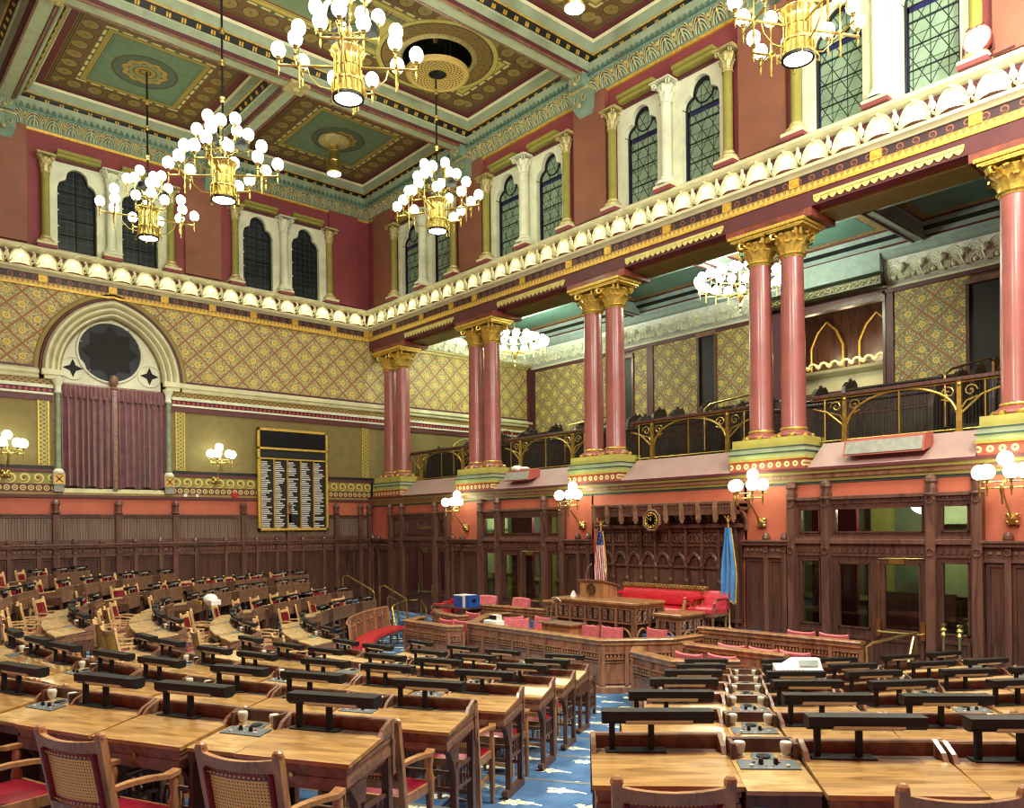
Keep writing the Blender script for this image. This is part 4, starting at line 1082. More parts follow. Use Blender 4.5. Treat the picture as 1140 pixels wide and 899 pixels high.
# balcony pews
def pew(x0,x1,y,z,lab,ends=(1,1)):
    c=(x0+x1)/2; t=empty('balcony_pew',(c,y,z)); tag(t,lab,'bench','dark carved pews in the balcony')
    a,b=x0-c,x1-c
    m=MB(); m.box(a,b,-.03,.03,.1,.82); m.build('front_panel',M['pew'],t)
    m=MB(); m.box(a,b,-.07,.09,.82,.87,bv=.01); m.build('cap_rail',M['pew'],t)
    m=MB(); k=a+.12
    while k<b-.1:
        m.tube([(k+.06*cos(q),-.035,.68+.06*sin(q)) for q in [j*PI/4 for j in range(8)]],.01,5,closed=True); k+=.22
    m.box(a,b,-.045,-.03,.56,.59); m.build('carved_panel_row',M['wood_dark'],t,True)
    m=MB(); m.box(a,b,.12,.5,.38,.43); m.build('seat',M['pew'],t)
    for s,e in ((-1,ends[0]),(1,ends[1])):
        if not e: continue
        x=a if s<0 else b; m=MB(); pr=[(-.18,0),(-.18,.55),(-.05,.95),(.12,1.08),(.35,1.12),(.55,1.1),(.6,.95),(.6,0)]
        m.face([(x-.05,p,q) for p,q in pr]); m.face([(x+.05,p,q) for p,q in pr][::-1])
        m.grid([[(x-.05,p,q) for p,q in pr],[(x+.05,p,q) for p,q in pr]]); 
        for p,q in ((.3,1.14),(.5,1.12)): m.sphere((x,p,q),.05,8,5)
        m.build('bench_end',M['pew'],t)
k=0
segs=[(.4,2.6),(3.1,7.2),(8.1,11.6),(12.4,16.6),(17.4,21.5)]
wh=['next to the side wall','in the second opening','in the third opening','in the opening right of the canopy','at the far right opening']
tn=['front','second','third','top']
for i in range(1,5):
    for j,(a,b) in enumerate(segs):
        pew(a+.12*i,b-.1*i,TY[i]+.15,TZ[i],'dark carved balcony pew, %s tier, %s'%(tn[i-1],wh[j]))
def grab(pts,lab):
    t=MB(); t.tube(pts,.022,8); o=t.build('brass_handrail',M['brass'],None,True); tag(o,lab,'handrail','brass handrails on the balcony steps')
    return o
def stair_rail(x,lab):
    pts=[(x,1.2,4.6),(x,1.2,5.5),(x+.05,1.35,5.62),(x,3.4,6.1),(x,3.6,6.05),(x,3.6,5.2)]
    grab(pts,lab)
stair_rail(2.85,'brass handrail on the balcony steps, behind the first balcony railing')
stair_rail(7.65,'brass handrail on the balcony steps, behind the middle balcony railing')
stair_rail(12.0,'brass handrail on the balcony steps, below the lit window')
stair_rail(17.0,'brass handrail on the balcony steps, at the far right of the balcony')
# loudspeaker cabinets on the apron
def monitor(x,y,z,w,h,d,rx,lab,tissue=False):
    t=empty('monitor_speaker',(x,y,z)); t.rotation_euler=(0,0,0); tag(t,lab,'speaker','wedge speakers on the balcony apron')
    m=MB(); m.hexa([(-w/2,-d*.4,0),(w/2,-d*.4,0),(w/2,d*.6,0.1),(-w/2,d*.6,.1)],[(-w/2,-d*.2,h),(w/2,-d*.2,h),(w/2,d*.6,h+.05),(-w/2,d*.6,h+.05)]); m.build('cabinet',M['terra'],t)
    m=MB(); m.hexa([(-w/2+.03,-d*.42,.03),(w/2-.03,-d*.42,.03),(w/2-.03,-d*.38,.03),(-w/2+.03,-d*.38,.03)],[(-w/2+.03,-d*.24,h-.03),(w/2-.03,-d*.24,h-.03),(w/2-.03,-d*.2,h-.03),(-w/2+.03,-d*.2,h-.03)]); m.build('grille',M['silver'],t)
M['terra']=plain('terracotta_cabinet',(176,86,76),.5,var=.05)
monitor(7.25,-.02,4.12,.95,.26,.4,0,'grey-fronted wedge speaker on the pink apron with white cloth on its top')
monitor(16.5,-.02,4.1,1.35,.28,.4,0,'long grey-fronted wedge speaker on the pink apron at the right')
m=MB(); m.sphere((7.1,.0,4.45),.14,12,8,sz=.6,sx=1.3); m.sphere((7.36,.02,4.43),.11,12,8,sz=.5,sx=1.5); m.sphere((7.22,-.05,4.42),.08,10,8,sz=.7); o=m.build('crumpled_cloth',M['paper'],None,True); tag(o,'crumpled white cloth on top of the left wedge speaker','cloth')
# ================= DARK WOODWORK =================
def L_(axis):  # returns box placer: u along, o0..o1 out of wall
    if axis=='y': return lambda m,u0,u1,o0,o1,z0,z1,bv=0: m.box(o0,o1,u0,u1,z0,z1,bv=bv)
    return lambda m,u0,u1,o0,o1,z0,z1,bv=0: m.box(u0,u1,-o1,-o0,z0,z1,bv=bv)
def head(m,axis,u,z,w=.1):
    # carved knob head of a tall post
    c=(.09,u) if axis=='y' else (u,-.09)
    m.lathe([(w*.9,z-.30),(w*1.1,z-.27),(w*.75,z-.24),(w*.8,z-.1),(w*1.05,z-.06),(w*.9,z),(w*.5,z+.05),(0,z+.06)],8,c,a0=PI/8)
def roundel(m,axis,u,z,o=.13,r=.06):
    pts=[(o,u+r*cos(a),z+r*sin(a)) if axis=='y' else (u+r*cos(a),-o,z+r*sin(a)) for a in [k*PI/5 for k in range(10)]]
    m.tube(pts,.014,5,closed=True)
def panel(m,P,u0,u1,z0,z1,o=.0):
    # recessed panel with raised frame
    P(m,u0,u1,o-.02,o+.02,z0,z1)
    w=.05
    for a,b,c,d in ((u0,u1,z0,z0+w),(u0,u1,z1-w,z1),(u0,u0+w,z0+w,z1-w),(u1-w,u1,z0+w,z1-w)): P(m,a,b,o+.02,o+.045,c,d)
def dentils(m,P,u0,u1,z,o=.1,p=.09,h=.05):
    n=max(1,int((u1-u0)/p)); s=(u1-u0)/n
    for i in range(n): P(m,u0+(i+.25)*s,u0+(i+.75)*s,o-.02,o+.025,z-h/2,z+h/2)
def dado(axis,u0,u1,zb,stiles,posts):
    P=L_(axis)
    m=MB(); P(m,u0,u1,-.08,.0,zb,2.62); struct('wall_wainscot',m,M['wood_wall'])
    m=MB(); P(m,u0,u1,0,.07,zb,zb+.16); P(m,u0,u1,0,.05,zb+.16,zb+.2); struct('baseboard',m,M['wood_dark'])
    m=MB(); P(m,u0,u1,0,.13,2.54,2.60,bv=.01); P(m,u0,u1,0,.16,2.60,2.64,bv=.01); P(m,u0,u1,0,.05,2.36,2.54); P(m,u0,u1,0,.08,2.30,2.36); struct('trim',m,M['wood_wall'])
    al=sorted([u0]+stiles+posts+[u1])
    m=MB()
    for a,b in zip(al,al[1:]):
        if b-a>.25: panel(m,P,a+.05,b-.05,zb+.22,2.28)
    struct('trim',m,M['wood_dark'])
    m=MB()
    for a,b in zip(al,al[1:]):
        if b-a>.2: dentils(m,P,a+.06,b-.06,2.45,.05)
    struct('trim',m,M['wood_mid'])
    for s in stiles:
        m=MB(); P(m,s-.045,s+.045,0,.09,zb,2.66,bv=.01); c=(.06,s) if axis=='y' else (s,-.06); m.lathe([(.06,2.62),(.08,2.67),(.07,2.72),(.03,2.77),(0,2.78)],8,c); roundel(m,axis,s,2.45,.1,.045); struct('trim',m,M['wood_wall'])
# --- left wall
posts=[-15.0,-13.4,-11.9,-10.5,-9.09,-7.64,-6.2,-4.29,-2.9,-1.31,-.45,-.12]
st=[]
for a,b in zip(posts,posts[1:]):
    if b-a>1.1: st+= [a+(b-a)*.29,a+(b-a)*.73]
dado('y',YN,0,.1,st,posts)
P=L_('y')
m=MB(); P(m,YN,0,-.08,.01,2.64,3.38); struct('wall_wainscot_upper',m,M['wood_slat'])
m=MB(); u=YN
while u<-.02: P(m,u,u+.035,.01,.03,2.74,3.30); u+=.062
struct('trim',m,M['wood_slat'])
m=MB(); P(m,YN,0,.0,.06,3.30,3.36); P(m,YN,0,0,.1,3.36,3.40,bv=.01); P(m,YN,0,0,.05,2.64,2.74); struct('trim',m,M['wood_wall'])
for p_ in posts:
    m=MB(); P(m,p_-.07,p_+.07,0,.12,.1,3.5,bv=.01); head(m,'y',p_,3.70); roundel(m,'y',p_,2.45); struct('trim',m,M['wood_wall'])
# --- right wall
bays=[(1.25,1.9,3.6,4.2),(5.68,6.4,8.17,8.8),(14.8,15.46,17.24,17.93)]
P=L_('x'); ZF=.42
sol=[(0,1.2),(4.25,5.63),(8.85,9.75),(13.75,14.75),(17.98,XR)]
for a,b in sol:
    m=MB(); m.box(a,b,0,.15,2.6,3.7); struct('wall_right_lower',m,M['orange'])
    sts=[]
    if b-a<1.6 and b-a>1.0: sts=[a+.15,a+(b-a)*.42] 
    elif b-a>3: sts=[18.34,19.2,20.1,21.2,22.3]
    elif b-a>.5: sts=[a+(b-a)*.5,b-.12]
    dado('x',a,b,ZF if b<23 else ZF,sts,[])
for a,b,c,d in bays:
    m=MB(); m.box(a-.06,d+.06,0,.15,3.42,3.7); struct('wall_right_lower',m,M['orange'])
m=MB(); m.box(9.7,13.8,0,.15,.3,3.7); struct('wall_right_lower',m,M['orange'])
dn=0
for bi,(a,b,c,d) in enumerate(bays):
    # frame members
    m=MB()
    for x in (a,b,c,d): P(m,x-.075,x+.075,-.1,.14,ZF,3.5,bv=.01); head(m,'x',x,3.66); roundel(m,'x',x,2.45,.15); roundel(m,'x',x,3.3,.15)
    struct('trim',m,M['wood_wall'])
    m=MB()
    P(m,a,d,-.1,.10,3.36,3.42,bv=.01); P(m,a,d,-.1,.05,3.28,3.36); P(m,a,d,-.1,.12,2.58,2.66,bv=.01); P(m,a,d,-.1,.05,2.36,2.58); P(m,a,d,-.1,.08,2.66,2.70)
    for p0,p1 in ((a,b),(b,c),(c,d)): dentils(m,P,p0+.1,p1-.1,2.45,.05); dentils(m,P,p0+.1,p1-.1,3.33,.05,.06,.02)
    struct('trim',m,M['wood_wall'])
    def glazed(x0,x1,z0,z1,name,inset=.07,mt='wood_dark',below=None):
        w=empty('%s_%d'%(name,cnt.get(name,0)+1)); cnt[name]=cnt.get(name,0)+1; w['kind']='structure'
        m=MB(); i=inset
        for q in ((x0,x0+i,z0,z1),(x1-i,x1,z0,z1),(x0+i,x1-i,z0,z0+i),(x0+i,x1-i,z1-i,z1)): P(m,q[0],q[1],-.05,.03,q[2],q[3])
        for q in ((x0+i,x0+i+.025,z0+i,z1-i),(x1-i-.025,x1-i,z0+i,z1-i),(x0+i,x1-i,z0+i,z0+i+.025),(x0+i,x1-i,z1-i-.025,z1-i)): P(m,q[0],q[1],-.02,.05,q[2],q[3])
        if below is not None:
            P(m,x0,x1,-.05,.03,below,z0); panel(m,P,x0+.06,x1-.06,below+.08,z0-.02,.02)
        m.build('frame',M[mt],w)
        m=MB(); P(m,x0+i,x1-i,-.012,-.006,z0+i,z1-i); m.build('pane',M['glass'],w)
        return w
    for x0,x1 in ((a,b),(b,c),(c,d)): glazed(x0+.07,x1-.07,2.70,3.28,'window')
    if bi==0:
        m=MB(); panel(m,P,a+.07,b-.07,ZF,2.36); struct('trim',m,M['wood_wall'])
    else: glazed(a+.07,b-.07,1.05,2.36,'window',below=ZF)
    glazed(c+.07,d-.07,1.05,2.36,'window',below=ZF)
    mid=(b+c)/2-.02
    for k,(x0,x1) in enumerate(((b+.08,mid),(mid,c-.08))):
        w=glazed(x0,x1,1.0,2.36,'door',.11,below=ZF)
        if k==1:
            m=MB(); m.tube([(x0+.04,-.05,1.1),(x0+.04,-.12,1.1),(x1-.05,-.12,1.1),(x1-.05,-.05,1.1)],.018,8); m.box(x0+.0,x0+.08,-.1,-.03,1.02,1.3); m.box(x1-.1,x1-.02,-.1,-.03,1.0,1.3); m.tube([(x0+.04,-.06,1.3),(x0+.04,-.06,2.3)],.01,6)
            m.box(x0+.22,x0+.48,-.09,-.03,2.24,2.32); m.tube([(x0+.04,-.06,2.33),(x0+.3,-.1,2.34),(x1-.05,-.05,2.34)],.008,5)
            m.build('push_bar_and_closer',M['brass'],w,True)
        m=MB(); m.lathe([(.02,-.04),(.025,-.09),(0,-.1)],8,((x0+x1)/2,.62),ax='y')
# corridor behind the doors
m=MB(); m.box(-.1,XR,3.2,3.35,.3,3.9); struct('wall_corridor_back',m,M['glass_green'])
m=MB(); m.box(-.1,XR,.15,3.2,.25,.40); struct('floor_corridor',m,M['wood_dark'])
m=MB()
for x in range(1,24,2): m.box(x-.15,x+.25,3.0,3.2,.4,3.9)
m.box(-.1,XR,3.12,3.2,1.3,1.4); struct('trim',m,M['yel_green'])
m=MB()
for x in (3.0,7.5,16.6): 
    m.box(x-.6,x+.5,2.85,3.15,1.5,2.3); m.box(x-.6,x+.5,2.8,3.15,2.9,3.5)
struct('trim',m,M['lt_green'])
for x0,x1 in ((5.7,6.35),(14.7,15.4)):
    m=MB(); m.box(x0-.2,x1,1.2,1.3,.4,3.4); struct('wall_corridor_red_return',m,M['dark_red'])  # added red sheet stands in for the reddish reflection in the side lights
def corridor_thing(x,lab):
    t=empty('corridor_bench',(x,2.5,.4)); tag(t,lab,'bench','dark benches in the corridor')
    m=MB(); m.box(-.7,.7,-.25,.25,.42,.48); m.build('seat',M['wood_dark'],t)
    m=MB(); m.box(-.7,.7,.2,.27,.48,1.15); m.build('backrest',M['wood_dark'],t)
    for sx in (-.64,.64):
        for sy in (-.2,.2): m=MB(); m.box(sx-.04,sx+.04,sy-.04,sy+.04,0,.42); m.build('leg',M['wood_dark'],t)
corridor_thing(15.9,'dark bench in the corridor, seen through the right-hand glazed doors'); corridor_thing(6.9,'dark bench in the corridor, seen through the middle glazed doors')
for x in (2.8,7.3,16.4):
    l=bpy.data.lights.new('corridor_light','POINT'); l.energy=48; l.color=(1,.98,.82); l.shadow_soft_size=.2
    o=bpy.data.objects.new('corridor_light',l); o.location=(x,1.7,3.3); COL.objects.link(o)
# ---------- carved panelling and canopy behind the rostrum ----------
x0,x1=9.95,13.72; PF=.9
m=MB(); m.box(x0,x1,-.06,.02,PF-.3,3.3); struct('wall_rostrum_panelling',m,M['wood_dark'])
n=9; s=(x1-x0-.2)/n
m=MB(); g=MB(); h=MB()
for i in range(n+1):
    x=x0+.1+i*s; m.box(x-.03,x+.03,-.13,-.05,PF,2.9); m.lathe([(.04,2.05),(.05,2.1),(.03,2.15)],6,(x,-.13)); m.lathe([(.04,1.75),(.05,1.8),(.03,1.85)],6,(x,-.12))
for i in range(n):
    c=x0+.1+(i+.5)*s; w=s/2-.03
    # pointed arch moulding
    for q,th in ((w,.025),(w*.8,.014)):
        rad=q*1.35; cx=rad-q; top=math.acos(cx/rad)
        L=[(c+cx-rad*cos(top*k/6),-.1,2.15+rad*sin(top*k/6)) for k in range(7)]; Rr=[(2*c-a,b,z) for a,b,z in L[::-1]][1:]
        m.tube(L+Rr,th,6)
    m.box(c-w,c+w,-.1,-.05,2.05,2.10); m.box(c-w,c+w,-.1,-.05,2.50,2.54); m.box(c-w,c+w,-.1,-.05,2.80,2.86)
    for dx in (-.5,0,.5):
        g.tube([(c+dx*w+.07*cos(a),-.08,2.67+.08*sin(a)) for a in [k*PI/4 for k in range(8)]],.014,5,closed=True)
    h.box(c-w+.03,c+w-.03,-.075,-.05,1.1,2.0)
m.box(x0-.05,x1+.05,-.2,0,2.88,2.96,bv=.015); m.box(x0,x1,-.14,0,1.02,1.08)
dentils(m,P,x0,x1,3.0,.14,.08,.04)
struct('trim',m,M['wood_wall']); struct('trim',g,M['wood_mid'],True); struct('trim',h,M['wood_wall'])
t=empty('canopy',(11.8,0,2.94)); tag(t,'projecting dark carved wooden canopy with arched brackets above the rostrum','canopy')
ca=10.16-11.8; cb=13.86-11.8; D=.44
m=MB(); m.box(ca,cb,-D,0,.28,.34); m.box(ca,cb,-D-.02,-D+.1,.20,.40); m.box(ca-.02,cb+.02,-D-.06,0,.40,.46,bv=.015); m.build('canopy_slab',M['wood_wall'],t)
m=MB(); nn=60
for i in range(nn): x=ca+.03+(cb-ca-.06)*i/(nn-1); m.box(x-.012,x+.012,-D-.04,-D-.01,.34,.385)
m.build('dentil_row',M['wood_mid'],t)
for i in range(10):
    x=ca+.05+i*(cb-ca-.1)/9
    m=MB(); m.box(x-.04,x+.04,-D-.08,-D+.0,.10,.47,bv=.01); m.lathe([(0,.02),(.035,.05),(.045,.1)],6,(x,-D-.04))
    pr=[(-.05+.0,-.15)]+[(-.05-(D-.1)*(1-cos(k*PI/16)),-.15+.42*sin(k*PI/16)) for k in range(9)]+[(-D,.28),(-D,.2)]
    rows=[[(x-.03,-.05-(D-.1)*(1-cos(k*PI/16)),-.12+.4*sin(k*PI/16)),(x+.03,-.05-(D-.1)*(1-cos(k*PI/16)),-.12+.4*sin(k*PI/16)),(x+.03,-.0-(D-.1)*(1-cos(k*PI/16)),-.06+.4*sin(k*PI/16)),(x-.03,-.0-(D-.1)*(1-cos(k*PI/16)),-.06+.4*sin(k*PI/16))] for k in range(9)]
    m.grid(rows,cv=True); m.build('bracket',M['wood_mid'],t)
# clock
t=empty('wall_clock',(11.87,-.5,3.05)); t.scale=(.8,1.2,.8); tag(t,'octagonal wooden clock with black face and gilt numerals under the canopy','clock')
m=MB()
pts=[(.27*cos(PI/8+k*PI/4),.27*sin(PI/8+k*PI/4)) for k in range(8)]
a=[m.p(x,.0,z) for x,z in pts]; b=[m.p(x,.34,z) for x,z in pts]
for k in range(8): m.f.append([a[k],a[(k+1)%8],b[(k+1)%8],b[k]])
m.f.append(a); m.f.append(b[::-1])
m.tube([(x*1.02,-.01,z*1.02) for x,z in pts],.03,6,closed=True); m.hexa([(-.2,0,-.27),(.2,0,-.27),(.12,.34,-.27),(-.12,.34,-.27)],[(-.1,.1,-.38),(.1,.1,-.38),(.08,.34,-.38),(-.08,.34,-.38)]) if False else None
m.build('case',M['wood_mid'],t)
m=MB(); m.lathe([(.185,-.03),(.185,.0),(0,.0)],28,(0,0),ax='y'); m.face([(.185*cos(2*PI*k/28),-.03,.185*sin(2*PI*k/28)) for k in range(28)]); m.build('dial',M['black'],t)
m=MB(); m.tube([(.19*cos(2*PI*k/28),-.03,.19*sin(2*PI*k/28)) for k in range(28)],.012,6,closed=True); m.build('bezel',M['gold_flat'],t,True)
m=MB()
ROM=['XII','I','II','III','IV','V','VI','VII','VIII','IX','X','XI']
for k in range(12):
    a=PI/2-k*PI/6; m.M=Matrix.Translation((.145*cos(a),-.035,.145*sin(a)))@Matrix.Rotation(-(a-PI/2),4,'Y')
    W_={'I':.012,'V':.022,'X':.022}; tot=sum(W_[q] for q in ROM[k]); u=-tot/2
    for q in ROM[k]:
        w_=W_[q]; c_=u+w_/2; u+=w_
        def ln(ax,az,bx,bz): m.tube([(ax,-.002,az),(bx,-.002,bz)],.0035,4)
        if q=='I': ln(c_,-.024,c_,.024)
        elif q=='V': ln(c_-.008,.024,c_,-.024); ln(c_+.008,.024,c_,-.024)
        else: ln(c_-.008,.024,c_+.008,-.024); ln(c_+.008,.024,c_-.008,-.024)
m.M=None; m.build('numerals',M['gold_flat'],t); m=MB()
m.box(-.007,.007,-.042,-.036,-.02,.08); m.M=Matrix.Rotation(R(-62),4,'Y'); m.box(-.006,.006,-.045,-.04,-.02,.12)
m.M=None; m.build('hands',M['gold_flat'],t)
# dark picture / switches
m=MB(); m.box(.3,.55,-.03,.0,1.5,2.15); o=m.build('dark_notice_board',M['black'],None); tag(o,'narrow black notice panel on the dark wall near the room corner','notice board')
m=MB(); m.box(.0,.03,-5.95,-5.86,3.84,3.96); o=m.build('light_switch',M['paper']); tag(o,'white wall switch plate just right of the curtains','switch','white wall plates')
m=MB(); m.box(.0,.03,-5.62,-5.55,3.84,3.96); o=m.build('light_switch',M['paper']); tag(o,'white wall plate between the switch and the red fire alarm','switch','white wall plates')
m=MB(); m.box(.0,.06,-4.6,-4.44,3.86,4.02); m.box(.06,.08,-4.56,-4.48,3.9,3.96); o=m.build('fire_alarm',M['red_leather']); tag(o,'small red fire alarm box below the scroll band','fire alarm')
# ---------- scoreboard ----------
t=empty('scoreboard',(.12,-2.76,2.93)); tag(t,'tall black voting board with gilt frame and five columns of white name strips','scoreboard')
Y0,Y1=-1.12,1.12; H=3.0
m=MB(); m.box(-.1,.0,Y0+.02,Y1-.02,.02,H-.02); m.build('back_case',M['black'],t)
m=MB()
for q in ((Y0,Y1,0,.07),(Y0,Y1,H-.07,H),(Y0,Y1,2.38,2.44),(Y0,Y1,2.09,2.13),(Y0,Y0+.06,0,H),(Y1-.06,Y1,0,H)): m.box(-.02,.06,q[0],q[1],q[2],q[3])
for k in range(5): y=Y0+.06+k*(2.12/5); m.box(.0,.035,y,y+.035,.07,2.1)
m.build('frame',M['gold_flat'],t)
m=MB(); m.box(0,.03,Y0+.06,Y1-.06,2.44,H-.07); m.build('message_panel',M['ribbon'],t)
rnd=random.Random(4)
for k in range(5):
    m=MB(); d=MB(); y=Y0+.06+k*(2.12/5)
    for i in range(33):
        z=2.04-i*.0605
        d.box(.0,.03,y+.008,y+.027,z-.03,z-.006) if False else d.box(.034,.040,y+.008,y+.027,z-.034,z-.01)
        if (k==2 and 26<=i<=29) or (k==4 and i in(26,29)) or (k==2 and i==7): continue
        L=rnd.uniform(.16,.34); yy=y+.05
        while L>.03:
            w=min(L,rnd.uniform(.012,.03)); m.box(.0,.012,yy,yy+w*.9,z-.042,z-.008); yy+=w+.004; L-=w+.004
    m.build('name_column',M['paper'],t); d.build('vote_lamp_column',M['black_matte'],t)
# ================= TIERED FLOOR =================
CR=(11.76,.32); CLc=(10.4,.3)
RR=[13.57,12.25,10.9,9.55,8.2,6.8]; FR=[1.0,.835,.67,.505,.34,.175]; FL=[1.13,.98,.78,.60,.38,.2]
CT={0:[(-90,13.4),(-127,13.0),(-140,13.0)],1:[(-90,12.15),(-117,12.05),(-119.5,11.8),(-129,11.6),(-150,11.6)],2:[(-90,11.05),(-106,11.0),(-117,10.85),(-122,10.7),(-141,10.1),(-164,9.77)],3:[(-90,9.75),(-122,9.72),(-126,9.47),(-144,9.4),(-161,9.22)],4:[(-90,8.4),(-122,8.38),(-126,8.2),(-138,7.9),(-163,8.0)],5:[(-90,7.05),(-120,7.05),(-129.5,6.89),(-159,6.85)]}
def RL(k,a):
    c=CT[k]
    if a>=c[0][0]: return c[0][1]
    for (a0,r0),(a1,r1) in zip(c,c[1:]):
        if a1<=a<=a0: return r0+(r1-r0)*(a-a0)/(a1-a0)
    return c[-1][1]
def clip(c,a,r):
    dx,dy=cos(R(a)),sin(R(a)); L=[r]
    if dx>1e-6: L.append((XR-c[0])/dx)
    if dx<-1e-6: L.append((0-c[0])/dx)
    if dy<-1e-6: L.append((YN-c[1])/dy)
    q=min(L); return (c[0]+dx*q,c[1]+dy*q)
m=MB(); m.box(0,XR,YN,.15,-.1,.12); struct('floor',m,M['carpet'])
for k in range(6):
    # left sector
    m=MB(); n=60; rows=[]; a0,a1=-90.,-172.
    for i in range(n+1):
        a=a0+(a1-a0)*i/n; ri=RL(k,a)-.14; ro=40 if k==0 else RL(k-1,a)-.12
        p=clip(CLc,a,ri); q=clip(CLc,a,ro); z=FL[k]
        rows.append([(p[0],p[1],.1),(p[0],p[1],z),(q[0],q[1],z),(q[0],q[1],.1)])
    m.grid(rows); struct('floor_tier',m,M['carpet'])
    m=MB(); m.tube([(r[1][0],r[1][1],FL[k]+.002) for r in rows],.012,5); struct('floor_step_nosing',m,M['nosing'] if 'nosing' in M else M['silver'])
    m=MB(); rows=[]; n=70
    ang=[-90+(90-9)*i/n for i in range(n+1)]
    first=True
    for a in ang:
        ri=RR[k]-.14; ro=40 if k==0 else RR[k-1]-.12
        p=clip(CR,a,ri); q=clip(CR,a,ro); z=FR[k]
        rows.append([(p[0],p[1],.1),(p[0],p[1],z),(q[0],q[1],z),(q[0],q[1],.1)])
    b=rows[0]; rows=[[(CLc[0]-.02,y,z) for x,y,z in b]]+rows
    m.grid(rows); m.f.append([0,1,2,3]); struct('floor_tier',m,M['carpet'])
    m=MB(); m.tube([(r[1][0],r[1][1],FR[k]+.002) for r in rows],.012,5); struct('floor_step_nosing',m,M['silver'])
# raised walk along the door wall
m=MB(); m.box(0,9.0,-1.55,0,.1,.42); m.box(14.8,XR,-1.7,0,.1,.34); struct('floor_walk',m,M['carpet'])
m=MB(); m.box(0,9.0,-1.85,-1.55,.1,.30); m.box(0,9.0,-2.15,-1.85,.1,.2); struct('floor_steps',m,M['carpet'])
# ================= DESKS =================
M['shelf']=plain('worn_grey_shelf',(104,84,70),.45,var=.2,scale=9)
def make_desk(full=True,w=.68):
    t=empty('member_desk'); h=w/2-.008
    def slab_(m,y0,y1,z0,z1,th):
        a,b=h-.022*y0-.004,h-.022*y1-.004; m.hexa([(-a,y0,z0-th),(a,y0,z0-th),(b,y1,z1-th),(-b,y1,z1-th)],[(-a,y0,z0),(a,y0,z0),(b,y1,z1),(-b,y1,z1)])
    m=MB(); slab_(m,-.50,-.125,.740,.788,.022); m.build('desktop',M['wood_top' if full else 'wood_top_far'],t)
    m=MB(); slab_(m,-.128,-.03,.783,.785,.02); m.build('pen_shelf',M['shelf'],t)
    a=MB()
    for i,(o,zz,hh) in enumerate(((.008,-.022,.028),(.016,-.052,.028),(.010,-.082,.045),(.022,-.130,.02))):
        x0,x1=-h+o,h-o
        a.hexa([(x0,-.5+o,.74+zz-hh),(x1,-.5+o,.74+zz-hh),(x1,-.012,.788+zz-hh+(.0)),(x0,-.012,.788+zz-hh)],[(x0,-.5+o,.74+zz),(x1,-.5+o,.74+zz),(x1,-.012,.788+zz),(x0,-.012,.788+zz)])
    a.build('apron',M['wood_mid'],t)
    m=MB(); m.box(-h,h,-.03,0,.75,.86,bv=.006); m.box(-h,h,-.036,.006,.835,.85)
    for s in (-1,1):
        x=s*(h-.014); m.hexa([(x-.012,-.15,.786),(x+.012,-.15,.786),(x+.012,-.02,.786),(x-.012,-.02,.786)],[(x-.012,-.12,.82),(x+.012,-.12,.82),(x+.012,-.02,.862),(x-.012,-.02,.862)])
    m.box(-h,h,-.02,.008,.55,.75); m.box(-h,h,-.01,.014,.715,.735); m.box(-h,h,-.01,.014,.55,.58)
    m.box(-h+.05,h-.05,-.02,.0,.30,.33); m.box(-h+.05,h-.05,-.02,.0,.18,.21)
    if full:
        x=-h+.08
        while x<h-.06: m.lathe([(.008,.21),(.014,.24),(.006,.27),(.008,.30)],6,(x,-.01)); x+=.055
    m.build('back_rail',M['wood_mid'],t)
    for s in (-1,1):
        l=MB(); x=s*(h-.03)
        l.box(x-.022,x+.022,-.06,-.01,.03,.66); 
        l.box(x-.022,x+.022,-.36,-.31,.05,.50)
        if full:
            pr=[(-.36,.42),(-.40,.52),(-.44,.575),(-.46,.60),(-.30,.61),(-.31,.5)]
            l.face([(x-.022,y,z) for y,z in pr]); l.face([(x+.022,y,z) for y,z in pr][::-1]); l.grid([[(x-.022,y,z) for y,z in pr+pr[:1]],[(x+.022,y,z) for y,z in pr+pr[:1]]])
            l.box(x-.012,x+.012,-.31,-.06,.44,.46); l.box(x-.012,x+.012,-.31,-.06,.30,.32)
            for q in range(4): l.lathe([(.006,.32),(.012,.36),(.005,.39),(.012,.42),(.006,.44)],6,(x,-.10-.055*q))
        else: l.box(x-.022,x+.022,-.46,-.06,.5,.62)
        l.box(x-.026,x+.026,-.42,.0,.0,.06); l.lathe([(.028,x-.026),(.028,x+.026)],8,(-.42,.045),ax='x')
        l.build('leg',M['wood_dark2'],t)
    if full:
        m=MB(); m.lathe([(0,-.5),(.012,-.5),(.012,-.485)],8,(0.0,.66),ax='y'); m.build('keyhole',M['brass'],t)
    return t
M['wood_dark2']=wood('desk_leg_walnut',(92,64,50),(60,40,34),.38,(12,12,3))
